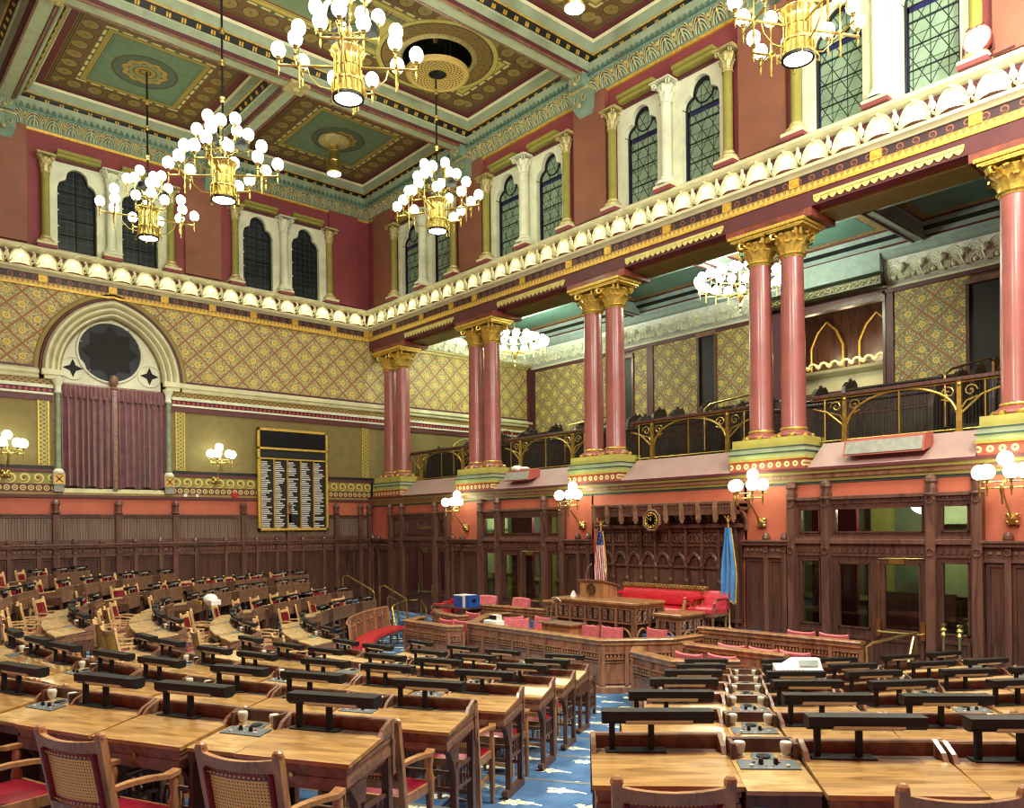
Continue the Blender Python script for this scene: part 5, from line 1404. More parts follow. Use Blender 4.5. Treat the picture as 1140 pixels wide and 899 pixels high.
def make_lamp():
    t=empty('desk_lamp')
    b=MB(); pr=[(-.048,.205),(.045,.205),(.05,.185),(.045,.152),(.02,.14),(-.02,.14),(-.048,.16)]
    A=[(-.275,y,z) for y,z in pr]; B=[(.275,y,z) for y,z in pr]
    b.face(A[::-1]); b.face(B); b.grid([A+A[:1],B+B[:1]]); b.build('lamp_bar',M['black'],t)
    m=MB(); m.hexa([(-.16,-.047,.150),(.17,-.047,.150),(.17,-.024,.136),(-.16,-.024,.136)],[(-.16,-.054,.163),(.17,-.054,.163),(.17,-.03,.15),(-.16,-.03,.15)]); m.hexa([(-.16,.03,.145),(.17,.03,.145),(.17,.05,.150),(-.16,.05,.150)],[(-.16,.03,.155),(.17,.03,.155),(.17,.056,.168),(-.16,.056,.168)]); m.box(-.15,.06,.046,.052,.156,.176); m.box(.2,.235,.044,.05,.16,.178); m.build('diffuser',M['diff'],t)  # diffuser on the underside; pale inner-face strips stand in for white reflections
    m=MB()
    for x in (-.225,-.03): m.box(x-.014,x+.014,-.014,.014,0,.145)
    m.box(-.26,.04,-.05,.04,0,.008); m.build('stand',M['black_matte'],t)
    return t
def make_console(w=.335,full=True):
    t=empty('microphone_console'); h=w/2-.006
    m=MB(); m.hexa([(-h,-.48,.715),(h,-.48,.715),(h,-.03,.764),(-h,-.03,.764)],[(-h,-.48,.735),(h,-.48,.735),(h,-.03,.784),(-h,-.03,.784)]); m.build('console_top',M['wood_top2'],t)
    m=MB(); m.box(-h,h,-.03,0,.55,.855,bv=.006)
    for s in (-1,1): m.box(s*(h-.012)-.01,s*(h-.012)+.01,-.13,-.02,.77,.85); m.box(s*(h-.012)-.012,s*(h-.012)+.012,-.46,-.0,0.0,.73)
    m.box(-h,h,-.47,-.02,.66,.72); m.build('console_body',M['wood_dark2'],t)
    def zt(y): return .735+(y+.48)*.109
    m=MB(); y0,y1=-.25,-.14; m.hexa([(-.14,y0,zt(y0)),(.14,y0,zt(y0)),(.138,y1,zt(y1)),(-.138,y1,zt(y1))],[(-.14,y0,zt(y0)+.006),(.14,y0,zt(y0)+.006),(.138,y1,zt(y1)+.006),(-.138,y1,zt(y1)+.006)]); m.build('control_plate',M['grey_plate'],t)
    m=MB(); y0,y1=-.13,-.05; m.hexa([(-.06,y0,zt(y0)),(.06,y0,zt(y0)),(.05,y1,zt(y1)),(-.05,y1,zt(y1))],[(-.06,y0,zt(y0)+.005),(.06,y0,zt(y0)+.005),(.05,y1,zt(y1)+.005),(-.05,y1,zt(y1)+.005)])
    o=m.build('speaker_plate',M['grey_plate'],t)
    m=MB(); m.lathe([(.034,zt(-.1)+.006),(.034,zt(-.1)+.010),(0,zt(-.1)+.010)],16,(0,-.1)); m.build('speaker_grille',M['black_matte'],o)
    if full:
        m=MB()
        for x in (-.035,.035): m.lathe([(.012,zt(-.2)+.004),(.012,zt(-.2)+.02),(.009,zt(-.2)+.034),(0,zt(-.2)+.035)],10,(x,-.195))
        m.build('toggle_switch',M['black'],t,True)
        m=MB()
        for x in (-.085,.085): m.lathe([(.011,zt(-.22)+.004),(.01,zt(-.22)+.014),(0,zt(-.22)+.014)],10,(x,-.222)); m.lathe([(.004,zt(-.2)),(.004,zt(-.2)+.012)],6,(x*.2,-.222))
        m.build('push_button',M['mic'],t,True)
        m=MB()
        for x in (-.065,.055): m.box(x-.007,x+.007,-.183,-.174,zt(-.18),zt(-.18)+.011)
        m.build('indicator_light',M['red_leather'],t)
    for s in (-1,1):
        m=MB(); m.lathe([(.014,.775),(.016,.79),(.024,.80),(.030,.83),(.030,.842),(.026,.85),(0,.852)],12,(s*.112,-.085)); m.lathe([(.026,.776),(.026,.786),(.0,.786)],10,(s*.112,-.085)); m.build('microphone',M['mic'],t,True)
    return t
# ================= MEMBERS' CHAIRS =================
def make_chair(wd,full=True):
    t=empty('armchair_member')
    W=.208
    for s in (-1,1):
        m=MB(); m.hexa([(s*W-.018,-.20,0),(s*W+.018,-.20,0),(s*W+.018,-.165,0),(s*W-.018,-.165,0)],[(s*W-.02,-.235,.44),(s*W+.02,-.235,.44),(s*W+.02,-.195,.44),(s*W-.02,-.195,.44)])
        m.hexa([(s*W-.02,-.235,.44),(s*W+.02,-.235,.44),(s*W+.02,-.195,.44),(s*W-.02,-.195,.44)],[(s*(W+.01)-.02,-.33,.915),(s*(W+.01)+.02,-.33,.915),(s*(W+.01)+.02,-.290,.915),(s*(W+.01)-.02,-.290,.915)])
        m.sphere((s*(W+.01),-.311,.918),.027,8,6); m.build('back_leg',M[wd],t)
        m=MB(); m.lathe([(.02,0),(.016,.04),(.024,.07),(.018,.12),(.026,.2),(.02,.24),(.024,.30),(.03,.36),(.03,.44),(.03,.47),(.018,.52),(.026,.58),(.016,.62)] if full else [(.02,0),(.026,.3),(.02,.62)],10 if full else 6,(s*(W+.02),.12)); m.build('front_leg',M[wd],t,True)
    def brd(z0,z1,bow,th,y0f,x0=-W,x1=W,up=0):
        m=MB(); rows=[]
        for i in range(9):
            x=x0+(x1-x0)*i/8; u=(i-4)/4; b=bow*(1-u*u)
            yy=lambda z: y0f-(z-.44)*.20
            rows.append([(x,yy(z0)-b,z0),(x,yy(z0)-b-th,z0),(x,yy(z1)-b-th,z1+up*(1-u*u)),(x,yy(z1)-b,z1+up*(1-u*u))])
        m.grid(rows,cv=True); m.f.append([0,1,2,3]); m.f.append([32,35,34,33]); return m
    m=brd(.835,.90,.03,.028,-.205,up=-.015); m2=brd(.50,.545,.03,.028,-.205)
    m.build('top_rail',M[wd],t); m2.build('lower_back_rail',M[wd],t)
    brd(.545,.84,.03,.010,-.218,-W+.02,W-.02).build('cane_back',M['cane'],t)
    brd(.56,.83,.03,.020,-.198,-W+.03,W-.03).build('back_upholstery',M['dark_red'],t)
    if full:
        m=MB(); stud=MB()
        for z in (.565,.813):
            for i in range(15):
                x=-W+.03+(2*W-.06)*i/14; u=x/W; stud.sphere((x,-.218-(z-.44)*.2-.03*(1-u*u)-.014,z),.0065,6,4)
        for x in (-W+.028,W-.028):
            for i in range(10): z=.56+.027*i; u=x/W; stud.sphere((x,-.218-(z-.44)*.2-.03*(1-u*u)-.012,z),.0055,6,4)
        stud.build('brass_studs',M['brass'],t)
        def strip(x0,x1,z0,z1):
            k=brd(z0,z1,.03,.013,-.218,x0,x1); n=len(m.v); m.v.extend(k.v); m.f.extend([[i+n for i in f] for f in k.f])
        strip(-W+.02,W-.02,.798,.828); strip(-W+.02,W-.02,.552,.578); strip(-W+.018,-W+.036,.55,.83); strip(W-.036,W-.018,.55,.83); m.build('leather_edging',M['dark_red'],t)
    for s in (-1,1):
        m=MB(); P_=[(s*(W+.005),-.245,.645),(s*(W+.03),-.15,.655),(s*(W+.045),-.05,.65),(s*(W+.04),.06,.630),(s*(W+.02),.145,.634)]
        rows=[]
        for i,p in enumerate(P_):
            w=(.018,.022,.026,.028,.03)[i]; rows.append([(p[0]-w,p[1],p[2]-.012),(p[0]+w,p[1],p[2]-.012),(p[0]+w,p[1],p[2]+.012),(p[0]-w,p[1],p[2]+.012)])
        m.grid(rows,cv=True); m.f.append([0,1,2,3]); m.f.append([16,19,18,17]); m.build('armrest',M[wd],t,True)
    m=MB(); m.hexa([(-W,-.21,.375),(W,-.21,.375),(W+.03,.16,.375),(-W-.03,.16,.375)],[(-W,-.21,.435),(W,-.21,.435),(W+.03,.16,.435),(-W-.03,.16,.435)]); 
    m.box(-W,W,-.19,-.17,.16,.19); m.box(-W-.0,-W+.02,-.18,.12,.2,.23); m.box(W-.02,W,-.18,.12,.2,.23); m.build('seat_frame',M[wd],t)
    m=MB(); rows=[]
    for i in range(7):
        u=(i-3)/3; rows.append([((W*.93+.025*(j/6))*u,-.19+.33*j/6,.435+.035*(1-u**4)*(1-((j-3)/3)**4)) for j in range(7)])
    m.grid(rows); m.build('seat',M['dark_red'],t,True)
    return t
# camera projection used only to skip pieces the frame could never show
_F=894.76;_Y=R(41.369);_c=(22.52,-13.776,2.9)
def seen(x,y,z):
    dx,dy=x-_c[0],y-_c[1]; d=-dx*cos(_Y)+dy*sin(_Y); r=dx*sin(_Y)+dy*cos(_Y)
    if d<.8: return False
    u=570+_F*r/d; v=588.6-_F*(z-_c[2])/d
    return -110<u<1235 and v<1010
def dist(x,y): return math.hypot(x-_c[0],y-_c[1])
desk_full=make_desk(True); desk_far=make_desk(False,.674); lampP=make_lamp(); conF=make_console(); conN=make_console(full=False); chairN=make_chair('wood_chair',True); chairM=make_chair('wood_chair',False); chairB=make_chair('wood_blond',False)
for q in (desk_full,desk_far,lampP,conF,conN,chairN,chairM,chairB): note(q)
used=set()
def use(proto,loc,rz,label,cat,group):
    if proto.name not in used: used.add(proto.name); o=proto
    else: o=copy_tree(proto)
    o.location=loc; o.rotation_euler=(0,0,rz); tag(o,label,cat,group); return o
RN=['rearmost','fifth','fourth','third','second','front']   # by distance from the rostrum
RN=['outermost','second-outermost','third-outermost','third-innermost','second-innermost','innermost']
rnd=random.Random(11)
PITCH=[0]
def seq(n):
    # D C D D C D D C ...
    out=[('D',0.0,0)]; s=0; k=0
    while len(out)<n:
        out.append(('C',s+.515,0)); out.append(('D',s+1.03,1)); out.append(('D',s+1.715,-1)); s+=1.715
    return out
def block(name,aisle,c,Rf,Fl,k,a_start,a_end,sgn,wd,off=0.0,straight=None,chair_skip=(),lampflip=1):
    dn=0; cn=0
    for typ,s,sh in seq(60):
        r=Rf(k,a_start)+.25; a=a_start+sgn*math.degrees(s/r); r=Rf(k,a)
        if (sgn<0 and a<a_end) or (sgn>0 and a>a_end): break
        x,y=c[0]+r*cos(R(a)),c[1]+r*sin(R(a)); th=R(a+90)
        if straight and straight(a): th=R(straight(a))
        z=Fl[k]; d=dist(x,y)
        if x<.45 or x>XR-.5 or y>-1.4 or not seen(x,y,z+.8):
            if typ=='D': dn+=1
            else: cn+=1
            continue
        row='%s row, %s'%(RN[k],name)
        if typ=='D':
            dn+=1
            w_=nth(dn-1)
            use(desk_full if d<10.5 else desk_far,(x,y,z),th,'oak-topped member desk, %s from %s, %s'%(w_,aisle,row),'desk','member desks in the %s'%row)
            ox=-.03*sgn*sh
            lx,ly=x+ox*cos(th)+.085*sin(th),y+ox*sin(th)-.085*cos(th)
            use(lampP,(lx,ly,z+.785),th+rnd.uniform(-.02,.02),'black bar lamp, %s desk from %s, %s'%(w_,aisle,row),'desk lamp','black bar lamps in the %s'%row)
            if (k,dn) in chair_skip: continue
            dd=.66+rnd.uniform(0,.05) if d<11 else .66+rnd.uniform(.0,.14)
            tw=rnd.uniform(-.10,.10) if d<11 else rnd.uniform(-.3,.3)
            if (k,dn) in off_ch: q=off_ch[(k,dn)]; dd=q
            jx=jxs.get((name[:10],k,dn),rnd.uniform(-.03,.03)); tw=tws.get((name[:10],k,dn),tw)
            px,py=x+jx*cos(th)+dd*sin(th),y+jx*sin(th)-dd*cos(th)
            pr=chairN if d<7 else (chairM if wd=='wood_chair' else chairB)
            if d>=7 and wd!='wood_chair': lab='blond wine-backed armchair'
            else: lab='oak cane-back armchair'
            if px>.3 and seen(px,py,z+.9): use(pr,(px,py,z),th+tw,'%s, %s seat from %s, %s'%(lab,w_,aisle,row),'armchair','armchairs in the %s'%row)
        else:
            cn+=1
            use(conF if d<9 else conN,(x,y,z),th,'narrow microphone console, %s from %s, %s'%(nth(cn-1),aisle,row),'console','microphone consoles in the %s'%row)
off_ch={}
jxs={('near left ',0,1):.09,('near left ',0,2):.14,('near right',0,1):-.05,('near right',0,2):.0}
tws={('near left ',0,1):-.06,('near left ',0,2):-.02,('near right',0,1):0.02,('near right',0,2):.0}
S0=[-.08,-.11,-.19,-.29,-.42,-.59]
for k in range(6):
    r=RR[k]+.2; a0=-60.16+math.degrees(S0[k]/r)
    block('near left block','the blue aisle',CR,lambda k,a:RR[k],FR,k,a0,-89.6,-1,'wood_chair')
A0=[-53.05,-52.8,-52.3,-51.6,-50.6,-49.2]
for k in range(6):
    block('near right block','the blue aisle',CR,lambda k,a:RR[k],FR,k,A0[k],-14,1,'wood_chair',straight=lambda a:(45 if a<-43.5 else (56 if a<-36 else None)))
E2=[-92,-92.3,-92.3,-93.3,-97.3,-96.6]; E2b=[-116,-116.3,-116.5,-121.5,-121.5,-119.5]
for k in range(6):
    block('curved middle block','its near end',CLc,RL,FL,k,E2[k],E2b[k],-1,'wood_blond')
E3=[-128.5,-121.2,-123.8,-126,-127.6,-132.4]; E3b=[-136,-143,-162.5,-160,-161,-157.5]
for k in range(6):
    block('far left block','its near end',CLc,RL,FL,k,E3[k],E3b[k],-1,'wood_blond')
# ================= PARAPETS, ROSTRUM =================
def parapet(name,path,z0,z1,lab,cat='partition',pan=.45,grp=None,cz=0):
    # path travels with the outside on its right
    cx=sum(p[0] for p in path)/len(path); cy=sum(p[1] for p in path)/len(path)
    t=empty(name,(cx,cy,z0)); tag(t,lab,cat,grp); Q=[(x-cx,y-cy) for x,y in path]; H=z1-z0
    m=MB(); m.sweep(Q,[(-.03,0),(-.03,H-.06),(.05,H-.06),(.05,0)]); m.build('panel_wall',M['wood_rost'],t)
    m=MB(); m.sweep(Q,[(-.07,H-.05),(-.09,H-.02),(-.07,H),(.09,H),(.11,H-.02),(.09,H-.05)]); m.sweep(Q,[(-.03,H-.12),(-.055,H-.10),(-.06,H-.05),(-.03,H-.05)],caps=False); m.build('cap_rail',M['wood_rost2'],t)
    m=MB(); m.sweep(Q,[(-.03,0),(-.07,0),(-.07,.1),(-.045,.13),(-.03,.13)]); m.build('plinth',M['wood_rost'],t)
    f=MB(); g=MB()
    for (ax,ay),(bx,by) in zip(Q,Q[1:]):
        L=math.hypot(bx-ax,by-ay); n=max(1,round(L/pan)); s=L/n; th=math.atan2(by-ay,bx-ax)
        Mx=Matrix.Translation((ax,ay,0))@Matrix.Rotation(th,4,'Z'); f.M=Mx; g.M=Mx
        for i in range(n+1): f.box(i*s-.03,i*s+.03,-.07,-.03,.13,H-.12)
        for i in range(n):
            a,b=i*s+.035,(i+1)*s-.035; zz=H*.62
            f.box(a,b,-.065,-.03,zz,zz+.025); f.box(a,b,-.075,-.03,zz+.10,zz+.125)
            f.box(a,b,-.05,-.03,.16,.18); f.box(a,b,-.05,-.03,zz-.05,zz-.03)
            k=max(3,int((b-a)/.055)); 
            for j in range(k): u=a+(j+.5)*(b-a)/k; g.box(u-.014,u+.014,-.065,-.03,zz+.04,zz+.085)
    f.build('panel_frame',M['wood_rost'],t); g.build('bead_row',M['wood_rost2'],t)
    return t
parapet('clerk_parapet',[(8.9,-1.7),(8.72,-2.35),(9.75,-3.68),(13.35,-3.7),(14.08,-2.75),(14.15,-1.8)],.12,1.03,'carved oak parapet with angled ends around the clerks\' table below the rostrum')
parapet('press_parapet',[(7.6,-3.35),(7.95,-4.0),(9.5,-4.02),(9.68,-3.8)],.12,.97,'low carved oak parapet left of the clerks\' enclosure, nearest the red bench',grp='side parapets')
parapet('press_parapet',[(7.0,-2.55),(7.75,-2.95),(8.55,-3.08),(8.7,-2.6)],.2,1.03,'carved oak parapet behind the left pair of rose chairs',grp='side parapets')
parapet('press_parapet',[(7.6,-1.98),(9.95,-1.72)],.42,1.16,'long oak rail behind the clerks\' enclosure, right of the blue box',grp='side parapets')
parapet('press_parapet',[(14.15,-3.75),(14.42,-4.12),(15.36,-4.4),(16.02,-3.75)],.12,1.0,'low carved oak parapet right of the clerks\' enclosure, nearest the blue aisle',grp='side parapets')
parapet('press_parapet',[(14.6,-3.05),(14.8,-3.25),(16.45,-3.2)],.12,1.06,'middle oak rail of the right-hand press seats',grp='side parapets')
parapet('press_parapet',[(14.1,-2.0),(16.95,-1.9)],.42,1.16,'rear oak rail of the right-hand press seats, in front of the doors',grp='side parapets')
# rostrum platforms
m=MB(); m.box(9.6,14.1,-1.95,0,.1,.90); struct('floor_rostrum',m,M['carpet'])
m=MB(); m.box(9.0,14.0,-3.3,-1.95,.1,.2); struct('floor_clerks',m,M['carpet'])
def bar(name,x0,x1,y0,y1,z0,z1,lab,n,trac=True):
    cx,cy=(x0+x1)/2,(y0+y1)/2; t=empty(name,(cx,cy,z0)); tag(t,lab,'desk'); a,b,c,d=x0-cx,x1-cx,y0-cy,y1-cy; H=z1-z0
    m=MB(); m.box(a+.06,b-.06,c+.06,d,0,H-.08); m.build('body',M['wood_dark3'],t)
    m=MB(); m.box(a-.03,b+.03,c-.03,d,H-.05,H,bv=.015); m.box(a,b,c,d,H-.09,H-.05); m.box(a+.03,b-.03,c+.03,d,H-.14,H-.09); m.build('countertop',M['wood_rost2'],t)
    f=MB(); g=MB(); k=MB()
    faces=[((a+.06,c+.06),(b-.06,c+.06),n),((b-.06,c+.06),(b-.06,d),max(1,round(n*(d-c)/(b-a)))),((a+.06,d),(a+.06,c+.06),max(1,round(n*(d-c)/(b-a))))]
    for (px,py),(qx,qy),nn in faces:
        L=math.hypot(qx-px,qy-py); s=L/nn; th=math.atan2(qy-py,qx-px); Mx=Matrix.Translation((px,py,0))@Matrix.Rotation(th,4,'Z'); f.M=Mx; g.M=Mx; k.M=Mx
        for i in range(nn+1): f.box(i*s-.03,i*s+.03,-.05,0,0,H-.12)
        f.box(0,L,-.04,0,H*.60-.015,H*.60+.015); f.box(0,L,-.04,0,0,.08); f.box(0,L,-.035,0,H-.15,H-.12)
        for i in range(nn):
            c0=(i+.5)*s; w=s/2-.035
            # pierced quatrefoils over a pointed arch
            for u in (-.5,.5):
                for v in (.68,.785):
                    g.tube([(c0+u*w+w*.25*cos(q),-.03,H*v+w*.25*sin(q)) for q in [j*PI/4 for j in range(8)]],.011,5,closed=True); g.tube([(c0+u*w-w*.3,-.03,H*v-w*.3),(c0+u*w+w*.3,-.03,H*v+w*.3)],.008,4); g.tube([(c0+u*w-w*.3,-.03,H*v+w*.3),(c0+u*w+w*.3,-.03,H*v-w*.3)],.008,4)
            rad=w*1.3; ccx=rad-w; top=math.acos(ccx/rad)
            Lp=[(c0+ccx-rad*cos(top*j/5),-.035,H*.30+rad*sin(top*j/5)*.95) for j in range(6)]; Rp=[(2*c0-x,y,z) for x,y,z in Lp[::-1]][1:]
            k.tube(Lp+Rp,.02,6)
    f.build('frame_posts',M['wood_rost'],t); g.build('pierced_tracery',M['wood_mid'],t,True); k.build('arch_moulding',M['wood_rost2'],t,True)
    return t
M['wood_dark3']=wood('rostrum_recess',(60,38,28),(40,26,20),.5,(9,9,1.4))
bar('speaker_rostrum',10.68,12.82,-2.24,-1.35,.5,1.5,'tall carved speaker\'s rostrum with pierced quatrefoils behind the rose chairs',5)
bar('side_rostrum',13.36,13.95,-1.98,-1.2,.5,1.37,'lower carved rostrum wing, right of the speaker\'s rostrum',1) if False else None
bar('rostrum_wing',12.92,13.5,-1.78,-.85,.5,1.3,'lower carved rostrum wing in front of the red armchair by the blue flag',1)
bar('rostrum_wing',10.0,10.6,-1.85,-1.15,.5,1.37,'lower carved rostrum wing on the left, beside the gooseneck microphone',1)
# podium with seal and microphones
t=empty('podium',(11.39,-1.66,1.5)); t.scale=(.66,.95,1); tag(t,'oak podium with round bronze seal standing on the speaker\'s rostrum','podium')
m=MB(); m.hexa([(-.46,-.22,0),(.52,-.22,0),(.52,.2,0),(-.46,.2,0)],[(-.46,-.22,.34),(.52,-.22,.34),(.52,.2,.24),(-.46,.2,.24)]); m.build('body',M['wood_rost2'],t)
m=MB(); m.hexa([(-.52,-.27,.34),(.58,-.27,.34),(.58,.26,.22),(-.52,.26,.22)],[(-.52,-.27,.37),(.58,-.27,.37),(.58,.26,.25),(-.52,.26,.25)]); m.build('sloped_top',M['wood_mid'],t)
m=MB(); m.lathe([(.115,-.24),(.12,-.235),(.12,-.21)],24,(0.02,.17),ax='y',cap=False); m.tube([(.02+.075*cos(2*PI*k/18),-.24,.17+.075*sin(2*PI*k/18)) for k in range(18)],.008,5,closed=True); m.tube([(.02+.11*cos(2*PI*k/20),-.242,.17+.11*sin(2*PI*k/20)) for k in range(20)],.01,5,closed=True)
for k in range(3): m.lathe([(.018,-.248),(.022,-.235)],8,(.02+(-.03,.03,0)[k],(.19,.19,.145)[k]),ax='y')
o=m.build('seal',M['bronze'],t,True); o.scale=(1.45,1,1)
M_b=M
for x,s in ((-.36,1),(.46,-1)):
    m=MB(); m.tube([(x,-.1,.34),(x+.01*s,-.1,.48),(x+.06*s,-.08,.6),(x+.14*s,-.05,.66)],.009,6); m.sphere((x+.15*s,-.05,.665),.02,8,6); m.build('gooseneck_microphone',M['steel'],t,True)
# paper cup / napkin
m=MB(); m.lathe([(.0,0),(.07,0),(.05,.06),(.02,.11),(0,.12)],10); o=m.build('folded_napkin',M['paper'],None,loc=(10.88,-1.85,1.5)); tag(o,'small folded white napkin beside the podium','napkin')
# sofa
t=empty('rostrum_sofa',(12.14,-.52,.90)); tag(t,'long red leather sofa with carved crest in front of the arched panelling','sofa')
m=MB(); rows=[]
n=16
for i in range(n+1):
    x=-.98+1.96*i/n; rows.append([(x,-.10,.42),(x,-.16,.46),(x,-.15,.60),(x,-.08,.72),(x,.02,.74),(x,.04,.5)])
m.grid(rows); m.f.append([0,1,2,3,4,5]); m.f.append([n*6+j for j in range(6)][::-1]); m.build('backrest',M['red_leather'],t,True)
m=MB(); m.box(-.98,.98,-.62,-.05,.28,.42,bv=.05); m.build('seat_cushion',M['red_leather'],t)
m=MB(); m.box(-1.04,1.04,.0,.06,.3,.8); m.box(-1.06,1.06,-.02,.08,.78,.83,bv=.02)
for i in range(26):
    x=-1.0+2.0*i/25; m.tube([(x+.035*cos(q),-.02,.80+.035*sin(q)) for q in [j*PI/3 for j in range(6)]],.01,5,closed=True)
m.box(-1.0,1.0,-.6,.0,.2,.28); m.build('carved_frame',M['gilt_wood'],t)
for s in (-1,1):
    m=MB(); m.box(s*1.0-.05,s*1.0+.05,-.62,.02,.60,.66,bv=.02); m.build('arm_pad',M['red_leather'],t)
    m=MB(); m.tube([(s*1.0,-.6,.0),(s*1.0,-.58,.25),(s*1.0,-.66,.42),(s*1.0,-.6,.6)],.035,8); m.tube([(s*1.0,-.3,.3),(s*1.0,-.25,.6)],.025,6); m.tube([(s*1.0,-.1,.3),(s*1.0,-.05,.6)],.025,6); m.build('arm_support',M['gilt_wood'],t,True)
    m=MB(); m.lathe([(.03,0),(.04,.2)],8,(s*.95,-.05)); m.build('leg',M['gilt_wood'],t)
# red arm chairs
def armchair(loc,rz,lab,mat='red_leather',H=.84):
    t=empty('leather_armchair',loc,rz); tag(t,lab,'armchair')
    m=MB(); rows=[]
    for i in range(9):
        x=-.27+.54*i/8; u=(i-4)/4; rows.append([(x,-.2,.42),(x,-.16+.0,.45),(x*1.03,-.20,.6),(x*1.05,-.25,H-.03+.02*(1-u*u)),(x*1.05,-.29,H+.0+.02*(1-u*u)),(x*1.05,-.32,H-.04),(x,-.27,.42)])
    m.grid(rows); m.f.append(list(range(7))); m.f.append([56+j for j in range(7)][::-1]); m.build('backrest',M[mat],t,True)
    m=MB(); m.box(-.27,.27,-.2,.28,.36,.48,bv=.04); m.build('seat_cushion',M[mat],t)
    m=MB(); m.box(-.28,.28,-.22,.27,.30,.36)
    m.build('seat_frame',M['wood_mid'],t)
    for s in (-1,1):
        m=MB(); m.box(s*.29-.03,s*.29+.03,-.15,.18,.63,.67,bv=.015); m.build('arm_pad',M[mat],t)
        m=MB(); m.tube([(s*.29,-.24,.62),(s*.29,.0,.62),(s*.29,.2,.61),(s*.30,.25,.56),(s*.28,.2,.48),(s*.27,.24,.32)],.02,7); m.build('arm_frame',M['wood_mid'],t,True)
        for y in (-.2,.22): m=MB(); m.lathe([(.018,0),(.03,.28),(.03,.32)],8,(s*.24,y)); m.build('leg',M['wood_mid'],t)
armchair((13.42,-.75,.90),PI,'deep red leather armchair between the sofa and the blue flag','rose_red',H=.74)
armchair((7.3,-1.4,.42),R(200),'red leather chair behind the dark table with the blue box','rose_cloth',.84)
armchair((6.3,-1.75,.42),R(120),'red leather armchair in front of the dark table, nearest the brass railing','red_leather',.78)
armchair((8.35,-1.3,.42),PI,'red leather chair against the wall, right of the blue box','rose_cloth',.84)
# rose upholstered chairs
def rose(loc,rz,lab,grp,first=[]):
    if not first:
        t=empty('rose_chair')
        m=MB(); rows=[]
        for i in range(13):
            u=(i-6)/6; x=.23*u; top=.87+.022*(abs(u)**4)-.006*(1-u*u)
            rows.append([(x*.93,-.17,.44),(x,-.185,.65),(x*1.02,-.215,top-.01),(x*1.02,-.235,top),(x*1.02,-.26,top-.02),(x,-.24,.62),(x*.93,-.22,.44)])
        m.grid(rows); m.f.append(list(range(7))); m.f.append([84+j for j in range(7)][::-1]); m.build('backrest',M['rose_cloth'],t,True)
        m=MB(); m.box(-.24,.24,-.2,.24,.40,.48,bv=.03); m.build('seat_cushion',M['rose_cloth'],t)
        m=MB(); m.box(-.23,.23,-.19,.23,.36,.40); m.build('seat_frame',M['wood_mid'],t)
        for sx in (-.2,.2):
            for sy in (-.17,.2): m=MB(); m.lathe([(.016,0),(.024,.36)],7,(sx,sy)); m.build('leg',M['wood_mid'],t)
            m=MB(); m.tube([(sx*1.2,-.2,.62),(sx*1.25,.0,.63),(sx*1.25,.18,.62),(sx*1.15,.2,.38)],.016,6); m.build('armrest',M['wood_mid'],t,True)
        note(t); first.append(t); o=t
    else: o=copy_tree(first[0])
    o.location=loc; o.rotation_euler=(0,0,rz); tag(o,lab,'chair',grp)
G='rose chairs at the clerks\' table'
for i,(x,y,r) in enumerate(((11.05,-2.72,8),(11.72,-2.62,-4),(12.25,-2.6,3),(12.98,-2.52,-3),(10.3,-2.55,60),(10.15,-2.45,95),(9.95,-2.35,120))):
    pass
cl=[(11.62,-3.02,5,'rose chair at the clerks\' table, partly behind the small lectern'),(12.05,-2.86,-5,'rose chair at the clerks\' table, second right of the small lectern'),(12.62,-2.84,4,'rose chair at the clerks\' table, third right of the small lectern'),(13.35,-2.5,-6,'rose chair at the clerks\' table, rightmost and apart from the others'),(10.45,-2.55,0,'rose chair against the left rostrum wing'),(10.6,-3.0,75,'rose chair turned sideways beside the papers, nearer one'),(10.2,-2.75,80,'rose chair turned sideways beside the papers, farther one')]
for x,y,r,lab in cl: rose((x,y,.2),R(r+180),lab,G)
G='rose chairs in the press seats'
for x,y,z,lab in ((9.03,-3.5,.16,'rose chair left of the clerks\' enclosure, left of the pair'),(9.42,-3.42,.16,'rose chair left of the clerks\' enclosure, right of the pair'),(8.8,-2.62,.22,'rose chair behind the left pair of rose chairs'),
 (15.46,-2.85,.21,'left rose chair in the middle press row on the right'),(16.0,-2.84,.21,'centre rose chair in the middle press row on the right'),(16.5,-2.82,.21,'right rose chair in the middle press row on the right'),
 (15.87,-1.5,.33,'left rose chair in the rear press row, before the doors'),(16.4,-1.47,.33,'right rose chair in the rear press row, before the doors'),
 (15.3,-3.72,.16,'left rose chair behind the front right parapet'),(15.76,-3.55,.16,'right rose chair behind the front right parapet')):
    rose((x,y,z),0,lab,G)
# clerk table with small lectern
t=empty('clerk_table',(11.5,-3.35,.2)); tag(t,'plain oak clerks\' table just inside the carved parapet','table')
m=MB(); m.box(-1.6,1.6,-.2,.3,.66,.70); m.build('tabletop',M['wood_rost2'],t)
for sx in (-1.5,0,1.5): m=MB(); m.box(sx-.03,sx+.03,-.15,.25,0,.66); m.build('leg',M['wood_rost'],t)
t=empty('table_lectern',(12.0,-3.3,.9)); tag(t,'small oak lectern with gooseneck microphone on the clerks\' table','lectern')
m=MB(); m.box(-.4,.33,-.14,.18,0,.24); m.build('body',M['wood_rost2'],t)
m=MB(); m.box(-.46,.4,-.2,.22,.24,.27,bv=.008); m.build('top',M['wood_mid'],t)
m=MB(); m.tube([(-.3,0,.27),(-.29,.0,.5),(-.24,.0,.66),(-.16,.02,.72),(-.08,.04,.66)],.01,6); m.sphere((-.08,.04,.65),.02,8,6); m.lathe([(.05,.27),(.05,.29)],12,(-.3,0)); m.build('gooseneck_microphone',M['steel'],t,True)
